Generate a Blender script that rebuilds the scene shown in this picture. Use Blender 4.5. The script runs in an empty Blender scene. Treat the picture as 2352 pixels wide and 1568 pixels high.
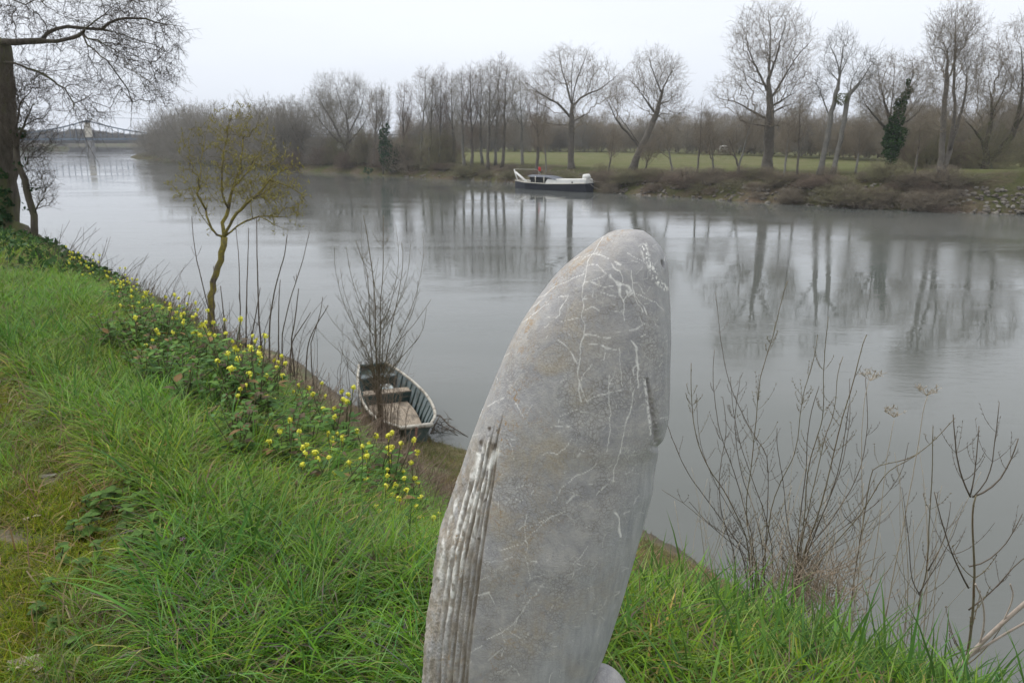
import bpy, math, random
import numpy as np
from mathutils import Vector, Matrix, Euler, noise

# ------------------------------------------------------------------ camera, world, sun, exposure
scene = bpy.context.scene
COL = scene.collection
PITCH = math.radians(14.5)
CAMZ = 6.0
F = 1829.0                     # focal length in units of a 2352 px wide frame (28 mm lens)
W2, H2 = 1176.0, 784.0
cam_d = bpy.data.cameras.new('camera'); cam = bpy.data.objects.new('camera', cam_d); COL.objects.link(cam)
cam.location = (0, 0, CAMZ); cam.rotation_euler = (math.pi/2 - PITCH, 0, 0)
cam_d.sensor_width = 36.0; cam_d.lens = 28.0; cam_d.clip_start = 0.05; cam_d.clip_end = 8000
cam_d.dof.use_dof = True; cam_d.dof.focus_distance = 1.75; cam_d.dof.aperture_fstop = 16.0
scene.camera = cam

SUN_EL, SUN_AZ = math.radians(55), math.radians(-60)     # azimuth from +Y towards +X
w = bpy.data.worlds.new('World'); scene.world = w; w.use_nodes = True
nt = w.node_tree; nt.nodes.clear()
out = nt.nodes.new('ShaderNodeOutputWorld'); bg = nt.nodes.new('ShaderNodeBackground')
sky = nt.nodes.new('ShaderNodeTexSky'); sky.sky_type = 'NISHITA'; sky.sun_disc = False
sky.sun_elevation = SUN_EL; sky.sun_rotation = SUN_AZ
tc = nt.nodes.new('ShaderNodeTexCoord'); sep = nt.nodes.new('ShaderNodeSeparateXYZ')
nt.links.new(tc.outputs['Generated'], sep.inputs[0])
rampz = nt.nodes.new('ShaderNodeValToRGB')
nt.links.new(sep.outputs['Z'], rampz.inputs[0])
cr = rampz.color_ramp
cr.elements[0].position = 0.0; cr.elements[0].color = (0.76, 0.81, 0.90, 1)
cr.elements[1].position = 0.30; cr.elements[1].color = (0.87, 0.90, 0.94, 1)
e = cr.elements.new(0.10); e.color = (0.83, 0.865, 0.93, 1)
e = cr.elements.new(1.0); e.color = (0.92, 0.93, 0.95, 1)
mp = nt.nodes.new('ShaderNodeMapping'); mp.inputs['Scale'].default_value = (1.2, 1.2, 4.5)
nz = nt.nodes.new('ShaderNodeTexNoise'); nz.inputs['Scale'].default_value = 1.3; nz.inputs['Detail'].default_value = 4
nt.links.new(tc.outputs['Generated'], mp.inputs[0]); nt.links.new(mp.outputs[0], nz.inputs['Vector'])
mr = nt.nodes.new('ShaderNodeMapRange'); mr.inputs[1].default_value = .3; mr.inputs[2].default_value = .7
mr.inputs[3].default_value = 6.2; mr.inputs[4].default_value = 6.95
nt.links.new(nz.outputs['Fac'], mr.inputs[0])
sc_ = nt.nodes.new('ShaderNodeVectorMath'); sc_.operation = 'SCALE'
nt.links.new(rampz.outputs[0], sc_.inputs[0]); nt.links.new(mr.outputs[0], sc_.inputs['Scale'])
mx = nt.nodes.new('ShaderNodeMixRGB'); mx.inputs[0].default_value = 0.96
nt.links.new(sky.outputs[0], mx.inputs[1]); nt.links.new(sc_.outputs[0], mx.inputs[2])
nt.links.new(mx.outputs[0], bg.inputs[0]); bg.inputs[1].default_value = 0.1
nt.links.new(bg.outputs[0], out.inputs[0])

sun_d = bpy.data.lights.new('sun', 'SUN'); sun_d.energy = 1.35; sun_d.angle = math.radians(40); sun_d.color = (1, .97, .93)
sun = bpy.data.objects.new('sun', sun_d); COL.objects.link(sun)
sv = Vector((math.sin(SUN_AZ)*math.cos(SUN_EL), math.cos(SUN_AZ)*math.cos(SUN_EL), math.sin(SUN_EL)))
sun.rotation_euler = sv.to_track_quat('Z', 'Y').to_euler()
scene.view_settings.view_transform = 'Standard'; scene.view_settings.look = 'None'
scene.view_settings.exposure = 0.80; scene.view_settings.gamma = 1.0
scene.view_settings.use_curve_mapping = False
scene.cycles.max_bounces = 6; scene.cycles.diffuse_bounces = 3; scene.cycles.glossy_bounces = 2
scene.cycles.transparent_max_bounces = 4; scene.cycles.volume_bounces = 0
scene.cycles.caustics_reflective = False; scene.cycles.caustics_refractive = False

# ------------------------------------------------------------------ geometry helpers
CP, SP = math.cos(PITCH), math.sin(PITCH)
def ray(x, y):
    u = (x - W2)/F; v = (y - H2)/F
    return np.array([u, CP - v*SP, -SP - v*CP])
def PZ(x, y, z):                                   # where the sight line through a photo point meets height z
    d = ray(x, y); return np.array([0, 0, CAMZ]) + d*((z - CAMZ)/d[2])
def PY(x, y, Y):                                   # ... meets the vertical plane at distance Y
    d = ray(x, y); return np.array([0, 0, CAMZ]) + d*(Y/d[1])
def project(V):
    V = np.asarray(V, float); X = V[..., 0]; Yy = V[..., 1]; Z = V[..., 2] - CAMZ
    fw = Yy*CP - Z*SP; up = Yy*SP + Z*CP
    fw = np.where(fw < 1e-3, 1e-3, fw)
    return W2 + F*X/fw, H2 - F*up/fw, fw

A_ = np.array([-0.65, 0.76]); N_ = np.array([0.76, 0.65]); C0 = np.array([0.0, 2.8])
S_K = [-50, -6, -1.5, -.4, 0, .5, 1, 1.6, 2.8, 3.9, 4.6, 6, 7, 9, 12, 40]
S_Z = [4.5, 4.5, 4.42, 4.38, 4.24, 3.88, 3.42, 2.88, 1.85, 1.05, .68, .28, 0, -.7, -1.6, -3]
def st(x, y):
    px = x - C0[0]; py = y - C0[1]
    return px*N_[0] + py*N_[1], px*A_[0] + py*A_[1]
def wob(x, y):
    return (np.sin(x*1.7 + y*.6)*.5 + np.sin(x*.5 - y*1.3 + 1)*.5 + np.sin(x*3.9 + y*3.1)*.22 + np.sin(x*6.1 - y*5.3)*.12)
def gz(x, y):
    x = np.asarray(x, float); y = np.asarray(y, float)
    s, t = st(x, y)
    s2 = s + .35*np.sin(t*.55 + 1.0)*np.clip((s - 1)/4, 0, 1)
    s2 = s2 - np.interp(t, [-4, -1.5, -.7, -.1, .5, 1.3, 2.3, 3.4, 8, 16], [.52, .50, .34, .05, -.35, -.42, -.15, .14, .48, .5])*np.clip((3.6 - s)/1.8, 0, 1)
    z = np.interp(s2, S_K, S_Z)
    return z + .045*wob(x, y)*np.where(s < 6.2, 1, .6)
def GP(x, y, lo=1.0, hi=40):                       # where the sight line meets the near bank
    d = ray(x, y); d = d/d[1]
    Y = np.linspace(lo, hi, 4000); X = d[0]*Y; Z = CAMZ + d[2]*Y
    below = np.nonzero(Z < gz(X, Y))[0]
    i = below[0] if len(below) else len(Y) - 1
    return np.array([X[i], Y[i], float(gz(X[i], Y[i]))])

class Geo:
    def __init__(s): s.V = []; s.Q = []; s.T = []; s.n = 0; s.C = []
    def add(s, V, Q=None, T=None, c=None):
        V = np.asarray(V, float).reshape(-1, 3)
        if Q is not None and len(Q): s.Q.append(np.asarray(Q, int).reshape(-1, 4) + s.n)
        if T is not None and len(T): s.T.append(np.asarray(T, int).reshape(-1, 3) + s.n)
        s.V.append(V); s.n += len(V)
        s.C.append(np.tile(np.array(c if c is not None else (1, 1, 1), float), (len(V), 1)) if (c is None or np.ndim(c) == 1) else np.asarray(c, float))
        return s
    def mesh(s, name, mat, origin=(0, 0, 0), smooth=True, attrs=None):
        V = np.concatenate(s.V) - np.asarray(origin, float)
        Q = np.concatenate(s.Q) if s.Q else np.zeros((0, 4), int)
        T = np.concatenate(s.T) if s.T else np.zeros((0, 3), int)
        me = bpy.data.meshes.new(name)
        me.vertices.add(len(V)); me.vertices.foreach_set('co', V.astype(np.float32).ravel())
        me.loops.add(Q.size + T.size)
        me.loops.foreach_set('vertex_index', np.concatenate([Q.ravel(), T.ravel()]).astype(np.int32))
        me.polygons.add(len(Q) + len(T))
        ls = np.concatenate([np.arange(len(Q))*4, Q.size + np.arange(len(T))*3]).astype(np.int32)
        me.polygons.foreach_set('loop_start', ls)
        me.polygons.foreach_set('use_smooth', np.full(len(ls), smooth))
        Cc = np.concatenate(s.C); Cc = np.concatenate([Cc, np.ones((len(Cc), 1))], 1)
        a = me.color_attributes.new('col', 'FLOAT_COLOR', 'POINT'); a.data.foreach_set('color', Cc.astype(np.float32).ravel())
        if attrs:
            for k, v in attrs.items():
                at = me.attributes.new(k, 'FLOAT', 'POINT'); at.data.foreach_set('value', np.asarray(v, np.float32).ravel())
        me.update(calc_edges=True)
        if mat: me.materials.append(mat)
        return me

def link(me, name, parent=None, loc=(0, 0, 0), kind=None):
    o = bpy.data.objects.new(name, me); COL.objects.link(o)
    if parent is not None: o.parent = parent
    o.location = loc
    if kind: o['kind'] = kind
    return o
def tag(o, label, cat, group=None):
    o['label'] = label; o['category'] = cat
    if group: o['group'] = group
    return o
def thing(name, label, cat, loc, group=None, rz=0):
    o = bpy.data.objects.new(name, None); COL.objects.link(o); o.location = tuple(loc); o.rotation_euler = (0, 0, rz)
    o.empty_display_size = .2
    return tag(o, label, cat, group)
def copy_tree(root, loc, rz=0, scale=1, label=None, group=None):
    r = root.copy(); COL.objects.link(r); r.location = tuple(loc); r.rotation_euler = (0, 0, rz); r.scale = (scale,)*3 if np.isscalar(scale) else scale
    if label: r['label'] = label
    if group: r['group'] = group
    for ch in root.children:
        c = ch.copy(); COL.objects.link(c); c.parent = r
        for g in ch.children:
            d = g.copy(); COL.objects.link(d); d.parent = c
    return r

def norm(a):
    return a/np.maximum(np.linalg.norm(a, axis=-1, keepdims=True), 1e-9)
def frames(D):
    ref = np.where(np.abs(D[:, 2:3]) > .9, np.array([[1., 0, 0]]), np.array([[0, 0, 1.]]))
    U = norm(np.cross(D, ref)); return U, np.cross(D, U)
def segs(g, P0, P1, R0, R1, k=3, c=None):
    P0 = np.asarray(P0, float); P1 = np.asarray(P1, float); n = len(P0)
    if n == 0: return
    R0 = np.broadcast_to(np.asarray(R0, float), (n,)); R1 = np.broadcast_to(np.asarray(R1, float), (n,))
    D = norm(P1 - P0); U, Wv = frames(D)
    a = np.arange(k)*2*math.pi/k
    off = np.cos(a)[None, :, None]*U[:, None] + np.sin(a)[None, :, None]*Wv[:, None]
    V = np.concatenate([P0[:, None] + off*R0[:, None, None], P1[:, None] + off*R1[:, None, None]], 1)
    b = (np.arange(n)*2*k)[:, None]; i = np.arange(k)[None]
    Q = np.stack([b + i, b + (i + 1) % k, b + k + (i + 1) % k, b + k + i], -1)
    cc = None
    if c is not None: cc = np.repeat(np.broadcast_to(np.asarray(c, float), (n, 3)), 2*k, axis=0)
    g.add(V.reshape(-1, 3), Q.reshape(-1, 4), c=cc)
def tube(g, pts, radii, k=8, c=None, cap=True, rough=0, rng=None):
    pts = np.asarray(pts, float); n = len(pts); radii = np.broadcast_to(np.asarray(radii, float), (n,))
    D = norm(np.gradient(pts, axis=0)); U, Wv = frames(D)
    for i in range(1, n):                          # parallel transport
        u = U[i-1] - D[i]*np.dot(U[i-1], D[i]); U[i] = u/max(np.linalg.norm(u), 1e-9); Wv[i] = np.cross(D[i], U[i])
    a = np.arange(k)*2*math.pi/k
    rr = radii[:, None]*np.ones((1, k))
    if rough and rng is not None: rr = rr*(1 + rough*rng.standard_normal((n, k)))
    V = pts[:, None] + rr[..., None]*(np.cos(a)[None, :, None]*U[:, None] + np.sin(a)[None, :, None]*Wv[:, None])
    i = np.arange(n-1)[:, None]*k; j = np.arange(k)[None]
    Q = np.stack([i + j, i + (j+1) % k, i + k + (j+1) % k, i + k + j], -1).reshape(-1, 4)
    V = V.reshape(-1, 3); T = []
    if cap:
        V = np.concatenate([V, pts[:1], pts[-1:]]); m = n*k
        T = [[m, (q+1) % k, q] for q in range(k)] + [[m+1, (n-1)*k + q, (n-1)*k + (q+1) % k] for q in range(k)]
    g.add(V, Q, T, c=c)
def box(g, cx, cy, cz, sx, sy, sz, M=None, c=None, bev=0):
    V = np.array([[x, y, z] for x in (-.5, .5) for y in (-.5, .5) for z in (-.5, .5)])*[sx, sy, sz] + [cx, cy, cz]
    Q = [[0, 1, 3, 2], [4, 6, 7, 5], [0, 4, 5, 1], [2, 3, 7, 6], [0, 2, 6, 4], [1, 5, 7, 3]]
    if M is not None: V = V @ np.array(M)[:3, :3].T + np.array(M)[:3, 3]
    g.add(V, Q, c=c)
def resample(pts, step):
    pts = np.asarray(pts, float); d = np.r_[0, np.cumsum(np.linalg.norm(np.diff(pts, axis=0), axis=1))]
    n = max(2, int(d[-1]/step) + 1); q = np.linspace(0, d[-1], n)
    return np.stack([np.interp(q, d, pts[:, i]) for i in range(3)], 1)
def smooth_line(pts, it=2):
    pts = np.asarray(pts, float)
    for _ in range(it):                            # Chaikin
        a = pts[:-1]*.75 + pts[1:]*.25; b = pts[:-1]*.25 + pts[1:]*.75
        m = np.empty((len(a)*2, pts.shape[1])); m[0::2] = a; m[1::2] = b
        pts = np.concatenate([pts[:1], m, pts[-1:]])
    return pts

# ------------------------------------------------------------------ materials
def new_mat(name):
    m = bpy.data.materials.new(name); m.use_nodes = True; t = m.node_tree
    for n in list(t.nodes): t.nodes.remove(n)
    o = t.nodes.new('ShaderNodeOutputMaterial'); b = t.nodes.new('ShaderNodeBsdfPrincipled')
    t.links.new(b.outputs[0], o.inputs[0]); return m, t, b, o
def nd(t, typ, **kw):
    n = t.nodes.new('ShaderNode' + typ)
    for k, v in kw.items():
        if k in n.inputs: n.inputs[k].default_value = v
        else: setattr(n, k, v)
    return n
def ramp(t, src, stops):
    r = nd(t, 'ValToRGB'); cr = r.color_ramp
    while len(cr.elements) > 1: cr.elements.remove(cr.elements[-1])
    cr.elements[0].position = stops[0][0]; cr.elements[0].color = (*stops[0][1], 1)
    for p, c in stops[1:]:
        e = cr.elements.new(p); e.color = (*c, 1)
    t.links.new(src, r.inputs[0]); return r.outputs[0]
def mixc(t, fac, a, b, mode='MIX'):
    m = nd(t, 'MixRGB', blend_type=mode)
    for s_, v in ((0, fac), (1, a), (2, b)):
        if hasattr(v, 'links'): t.links.new(v, m.inputs[s_])
        elif s_ == 0: m.inputs[0].default_value = v
        else: m.inputs[s_].default_value = (*v, 1)
    return m.outputs[0]
def noise_tex(t, scale, detail=4, rough=.6, vec=None, dist=0):
    n = nd(t, 'TexNoise'); n.inputs['Scale'].default_value = scale; n.inputs['Detail'].default_value = detail
    n.inputs['Roughness'].default_value = rough; n.inputs['Distortion'].default_value = dist
    if vec is not None: t.links.new(vec, n.inputs['Vector'])
    return n.outputs['Fac']
def objco(t, scale=None):
    c = nd(t, 'TexCoord')
    if scale is None: return c.outputs['Object']
    m = nd(t, 'Mapping'); m.inputs['Scale'].default_value = scale; t.links.new(c.outputs['Object'], m.inputs[0]); return m.outputs[0]
def bump(t, b, h, strength=.4, dist=.01):
    n = nd(t, 'Bump'); n.inputs['Strength'].default_value = strength; n.inputs['Distance'].default_value = dist
    t.links.new(h, n.inputs['Height']); t.links.new(n.outputs[0], b.inputs['Normal'])
def mottled(name, c1, c2, scale=8, rough=.8, bstr=.3, bdist=.01, stretch=None, c3=None, s3=2.0, spec=.3):
    m, t, b, o = new_mat(name); v = objco(t, stretch)
    n = noise_tex(t, scale, 5, .65, v)
    col = ramp(t, n, [(.3, c1), (.7, c2)])
    if c3: col = mixc(t, ramp(t, noise_tex(t, s3, 4, .7, v), [(.48, (0, 0, 0)), (.62, (1, 1, 1))]), col, c3)
    t.links.new(col, b.inputs['Base Color']); b.inputs['Roughness'].default_value = rough
    b.inputs['Specular IOR Level'].default_value = spec
    bump(t, b, n, bstr, bdist); return m
def colmat(name, rough=.6, trans=.0, spec=.3, inst=False, var=.25):
    m, t, b, o = new_mat(name)
    a = nd(t, 'Attribute', attribute_name='col'); c = a.outputs['Color']
    if inst:
        i = nd(t, 'Attribute', attribute_name='tint', attribute_type='INSTANCER')
        c = mixc(t, 1.0, c, i.outputs['Color'], 'MULTIPLY')
    g = nd(t, 'TexCoord'); n = noise_tex(t, 9, 2, .5, g.outputs['Object'])
    c = mixc(t, 1.0, c, ramp(t, n, [(.3, (1-var,)*3), (.7, (1+var,)*3)]), 'MULTIPLY')
    t.links.new(c, b.inputs['Base Color']); b.inputs['Roughness'].default_value = rough
    b.inputs['Specular IOR Level'].default_value = spec
    if trans:
        tr = nd(t, 'BsdfTranslucent'); t.links.new(c, tr.inputs[0]); mxs = nd(t, 'MixShader'); mxs.inputs[0].default_value = trans
        t.links.new(b.outputs[0], mxs.inputs[1]); t.links.new(tr.outputs[0], mxs.inputs[2]); t.links.new(mxs.outputs[0], o.inputs[0])
    return m

M_bark_far = mottled('bark_far', (.10, .09, .075), (.17, .155, .13), 2.5, .9, .2, .03)
M_bark_pale = mottled('bark_pale', (.14, .135, .12), (.24, .23, .2), 2.5, .9, .2, .03)
M_twig_far = mottled('twig_far', (.19, .16, .12), (.28, .24, .18), .8, .9, 0)
M_twig_red = mottled('twig_red', (.17, .13, .10), (.24, .19, .145), .8, .9, 0)
M_twig_olive = mottled('twig_olive', (.18, .17, .10), (.26, .24, .145), .8, .9, 0)
M_twig_grey = mottled('twig_grey', (.22, .20, .165), (.30, .28, .235), .8, .9, 0)
M_bark_near = mottled('bark_near', (.045, .038, .030), (.13, .112, .09), 14, .9, .8, .02, (1, 1, .25), (.10, .105, .045), 3)
M_twig_near = mottled('twig_near', (.06, .048, .038), (.10, .082, .062), 5, .85, 0)
M_lichen_bark = mottled('lichen_bark', (.15, .125, .05), (.33, .28, .05), 26, .9, .6, .01, None, (.115, .10, .08), 9)
M_shoot = mottled('shoot_bark', (.085, .068, .052), (.15, .12, .09), 20, .7, .2, .003)
M_shoot_g = mottled('shoot_olive', (.12, .10, .06), (.20, .175, .11), 20, .75, .2, .003, None, (.13, .09, .05), 6)
M_dry = mottled('dry_stalk', (.30, .24, .17), (.46, .40, .31), 30, .8, .2, .002)
M_col = colmat('leafy_green', .6, .25, .12)
M_grass = colmat('grass_blade', .55, .35, .10, inst=True, var=.18)
M_brush = colmat('dry_brush', .8, .0, .2, inst=True)
M_wood_inst = colmat('woodland_twigs', .9, .0, .1, inst=True)

# near bank ground
m, t, b, o = new_mat('bank_soil'); M_bank = m
v = objco(t); n1 = noise_tex(t, 3.0, 6, .7, v); n2 = noise_tex(t, 38, 4, .7, v); n3 = noise_tex(t, .9, 4, .6, v)
soil = ramp(t, n2, [(.3, (.075, .055, .036)), (.7, (.19, .15, .105))])
green = ramp(t, n2, [(.3, (.045, .075, .016)), (.7, (.115, .14, .035))])
lowg = ramp(t, n2, [(.3, (.13, .115, .05)), (.7, (.25, .21, .10))])
at = nd(t, 'Attribute', attribute_name='low')
up_ = mixc(t, ramp(t, n1, [(.46, (0, 0, 0)), (.6, (1, 1, 1))]), green, soil)
lo_ = mixc(t, ramp(t, n1, [(.42, (0, 0, 0)), (.62, (1, 1, 1))]), lowg, ramp(t, n2, [(.3, (.10, .075, .05)), (.7, (.20, .155, .11))]))
lo_ = mixc(t, ramp(t, n3, [(.45, (0, 0, 0)), (.6, (1, 1, 1))]), lo_, green)
cc = mixc(t, at.outputs['Fac'], up_, lo_)
wet = nd(t, 'Attribute', attribute_name='wet')
cc = mixc(t, wet.outputs['Fac'], cc, (.055, .045, .032))
t.links.new(cc, b.inputs['Base Color']); b.inputs['Roughness'].default_value = .9
bump(t, b, n2, .7, .02)

# far bank ground
m, t, b, o = new_mat('far_bank_ground'); M_far = m
v = objco(t); n1 = noise_tex(t, .25, 6, .7, v); n2 = noise_tex(t, 2.5, 5, .75, v)
mead = mixc(t, ramp(t, n1, [(.4, (0, 0, 0)), (.62, (1, 1, 1))]), ramp(t, n2, [(.3, (.085, .105, .035)), (.7, (.12, .13, .045))]), ramp(t, n2, [(.3, (.125, .12, .055)), (.7, (.17, .155, .08))]))
slope = mixc(t, ramp(t, n1, [(.42, (0, 0, 0)), (.6, (1, 1, 1))]), ramp(t, n2, [(.3, (.05, .055, .02)), (.7, (.10, .105, .04))]), ramp(t, n2, [(.3, (.075, .055, .038)), (.7, (.15, .12, .085))]))
at = nd(t, 'Attribute', attribute_name='meadow')
cc = mixc(t, at.outputs['Fac'], slope, mead)
t.links.new(cc, b.inputs['Base Color']); b.inputs['Roughness'].default_value = .95; b.inputs['Specular IOR Level'].default_value = .1
bump(t, b, n2, .8, .3)

# river
m, t, b, o = new_mat('river_water'); M_water = m
b.inputs['Base Color'].default_value = (.12, .135, .12, 1); b.inputs['Roughness'].default_value = .02
b.inputs['IOR'].default_value = 1.33; b.inputs['Specular IOR Level'].default_value = .5
tcn = nd(t, 'TexCoord')
def wmap(sc, rot):
    mm = nd(t, 'Mapping'); mm.inputs['Rotation'].default_value = (0, 0, rot); mm.inputs['Scale'].default_value = sc
    t.links.new(tcn.outputs['Object'], mm.inputs[0]); return mm.outputs[0]
na = noise_tex(t, 1.0, 3, .55, wmap((.35, 1.0, 1), .15), .6)
nb = noise_tex(t, 1.0, 4, .6, wmap((1.6, 4.2, 1), -.2), .8)
patch = noise_tex(t, 1.0, 3, .6, wmap((.022, .075, 1), .6), 1.2)
pm = ramp(t, patch, [(.44, (.06, .06, .06)), (.58, (1.0, 1.0, 1.0))])
ml = nd(t, 'Math', operation='MULTIPLY'); t.links.new(nb, ml.inputs[0]); t.links.new(pm, ml.inputs[1])
ad = nd(t, 'Math', operation='MULTIPLY_ADD'); t.links.new(na, ad.inputs[0]); ad.inputs[1].default_value = .6; t.links.new(ml.outputs[0], ad.inputs[2])
bn = nd(t, 'Bump'); bn.inputs['Strength'].default_value = 1.0; bn.inputs['Distance'].default_value = .0095
t.links.new(ad.outputs[0], bn.inputs['Height']); t.links.new(bn.outputs[0], b.inputs['Normal'])
cn = ramp(t, patch, [(.35, (.100, .108, .099)), (.7, (.135, .141, .134))]); t.links.new(cn, b.inputs['Base Color'])

# sculpture stone
m, t, b, o = new_mat('veined_limestone'); M_stone = m
v = objco(t)
def att(n_): return nd(t, 'Attribute', attribute_name=n_).outputs['Fac']
nl = noise_tex(t, 7, 5, .6, v, .5); nm = noise_tex(t, 34, 5, .7, v, .6); nf = noise_tex(t, 230, 4, .7, v)
base = ramp(t, nl, [(.30, (.28, .28, .295)), (.5, (.36, .355, .36)), (.68, (.45, .435, .42))])
base = mixc(t, .45, base, ramp(t, nm, [(.3, (.20, .20, .215)), (.5, (.35, .345, .345)), (.7, (.54, .515, .475))]))
wv = nd(t, 'VectorMath', operation='MULTIPLY_ADD'); wv.inputs[1].default_value = (.03, .03, .03)
nzc = nd(t, 'TexNoise'); nzc.inputs['Scale'].default_value = 30; t.links.new(v, nzc.inputs['Vector'])
t.links.new(nzc.outputs['Color'], wv.inputs[0]); t.links.new(v, wv.inputs[2])
vo = nd(t, 'TexVoronoi', feature='DISTANCE_TO_EDGE'); vo.inputs['Scale'].default_value = 120; t.links.new(wv.outputs[0], vo.inputs['Vector'])
cell = ramp(t, vo.outputs['Distance'], [(.0, (1, 1, 1)), (.12, (0, 0, 0))])
cm = mixc(t, 1, cell, ramp(t, noise_tex(t, 9, 4, .6, v, 1), [(.42, (0, 0, 0)), (.58, (.6, .6, .6))]), 'MULTIPLY')
lc = mixc(t, 1, ramp(t, vo.outputs['Distance'], [(.16, (0, 0, 0)), (.34, (.36, .36, .36))]), ramp(t, noise_tex(t, 5, 4, .6, v, 1), [(.45, (0, 0, 0)), (.6, (1, 1, 1))]), 'MULTIPLY')
base = mixc(t, lc, base, (.52, .50, .465))
base = mixc(t, cm, base, (.17, .15, .12))
stk = nd(t, 'Mapping'); stk.inputs['Scale'].default_value = (60, 60, 7); stk.inputs['Rotation'].default_value = (0, .2, 0); t.links.new(v, stk.inputs[0])
base = mixc(t, att('smooth'), base, ramp(t, noise_tex(t, 1, 4, .6, stk.outputs[0]), [(.3, (.27, .285, .305)), (.7, (.46, .47, .475))]))
vo2 = nd(t, 'TexVoronoi', feature='DISTANCE_TO_EDGE'); vo2.inputs['Scale'].default_value = 13; 
wv2 = nd(t, 'VectorMath', operation='MULTIPLY_ADD'); wv2.inputs[1].default_value = (.16, .16, .16)
nz2 = nd(t, 'TexNoise'); nz2.inputs['Scale'].default_value = 8; nz2.inputs['Detail'].default_value = 5; t.links.new(v, nz2.inputs['Vector'])
t.links.new(nz2.outputs['Color'], wv2.inputs[0]); t.links.new(v, wv2.inputs[2]); t.links.new(wv2.outputs[0], vo2.inputs['Vector'])
fv = mixc(t, 1, ramp(t, vo2.outputs['Distance'], [(.0, (1, 1, 1)), (.016, (0, 0, 0))]), ramp(t, noise_tex(t, 16, 4, .6, v, 1), [(.5, (0, 0, 0)), (.6, (.6, .6, .6))]), 'MULTIPLY')
base = mixc(t, fv, base, (.60, .60, .57))
warm = mixc(t, 1, att('warm'), ramp(t, noise_tex(t, 12, 6, .75, v, 1.5), [(.42, (0, 0, 0)), (.62, (.75, .75, .75))]), 'MULTIPLY')
base = mixc(t, warm, base, ramp(t, nf, [(.3, (.30, .25, .185)), (.7, (.50, .45, .37))]))
mul = nd(t, 'Math', operation='MULTIPLY'); t.links.new(att('vein'), mul.inputs[0])
t.links.new(ramp(t, nf, [(.2, (.75,)*3), (.5, (1,)*3)]), mul.inputs[1])
base = mixc(t, mul.outputs[0], base, (.86, .85, .81))
lic = nd(t, 'Math', operation='MULTIPLY'); t.links.new(att('lichen'), lic.inputs[0])
t.links.new(ramp(t, noise_tex(t, 75, 5, .75, v, 1), [(.52, (0, 0, 0)), (.6, (1, 1, 1))]), lic.inputs[1])
base = mixc(t, lic.outputs[0], base, (.33, .215, .10))
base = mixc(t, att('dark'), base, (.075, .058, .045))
base = mixc(t, att('brown'), base, ramp(t, nm, [(.35, (.20, .165, .125)), (.65, (.33, .29, .235))]))
t.links.new(base, b.inputs['Base Color']); b.inputs['Roughness'].default_value = .62; b.inputs['Specular IOR Level'].default_value = .35
sm = nd(t, 'Math', operation='ADD'); t.links.new(nf, sm.inputs[0]); t.links.new(nm, sm.inputs[1])
bump(t, b, sm.outputs[0], .5, .004)

# ------------------------------------------------------------------ haze
g = Geo(); box(g, 0, 480, 21, 1700, 1100, 51)
m = bpy.data.materials.new('haze_air'); m.use_nodes = True; t = m.node_tree; t.nodes.clear()
o_ = t.nodes.new('ShaderNodeOutputMaterial'); pv = t.nodes.new('ShaderNodeVolumePrincipled')
pv.inputs['Color'].default_value = (.86, .91, 1.0, 1); pv.inputs['Density'].default_value = .0004; pv.inputs['Anisotropy'].default_value = .2
t.links.new(pv.outputs[0], o_.inputs['Volume'])
link(g.mesh('haze', m, smooth=False), 'haze', kind='stuff')

# ------------------------------------------------------------------ ground, river, far banks
g = Geo()
ss = np.r_[np.linspace(-30, -8, 12), np.linspace(-7.5, -3, 16), np.linspace(-2.8, 9, 190), np.linspace(9.5, 13, 6)]
tt = np.r_[np.linspace(-25, -4, 22), np.linspace(-3.8, 14, 240), np.linspace(14.5, 40, 60), np.linspace(42, 260, 40)]
S, T_ = np.meshgrid(ss, tt, indexing='ij')
X = C0[0] + S*N_[0] + T_*A_[0]; Y = C0[1] + S*N_[1] + T_*A_[1]
rng = np.random.default_rng(3)
Z = gz(X, Y) + rng.normal(0, .006, X.shape)
ni, nj = X.shape; ii, jj = np.meshgrid(np.arange(ni-1), np.arange(nj-1), indexing='ij')
Q = np.stack([ii*nj + jj, (ii+1)*nj + jj, (ii+1)*nj + jj + 1, ii*nj + jj + 1], -1).reshape(-1, 4)
V = np.stack([X, Y, Z], -1).reshape(-1, 3); g.add(V, Q)
low = np.clip((S - 2.2)/1.2, 0, 1).ravel(); wet = np.clip((0.16 - Z)/.16, 0, 1).ravel()
near_bank = link(g.mesh('near_bank', M_bank, attrs={'low': low, 'wet': wet}), 'near_bank', kind='structure')

g = Geo(); g.add([[-2500, -200, 0], [2500, -200, 0], [2500, 2000, 0], [-2500, 2000, 0]], [[0, 1, 2, 3]])
# kept inside the haze box
g = Geo(); g.add([[-840, -60, 0], [840, -60, 0], [840, 1020, 0], [-840, 1020, 0]], [[0, 1, 2, 3]])
link(g.mesh('river', M_water, smooth=False), 'river', kind='structure')

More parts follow.
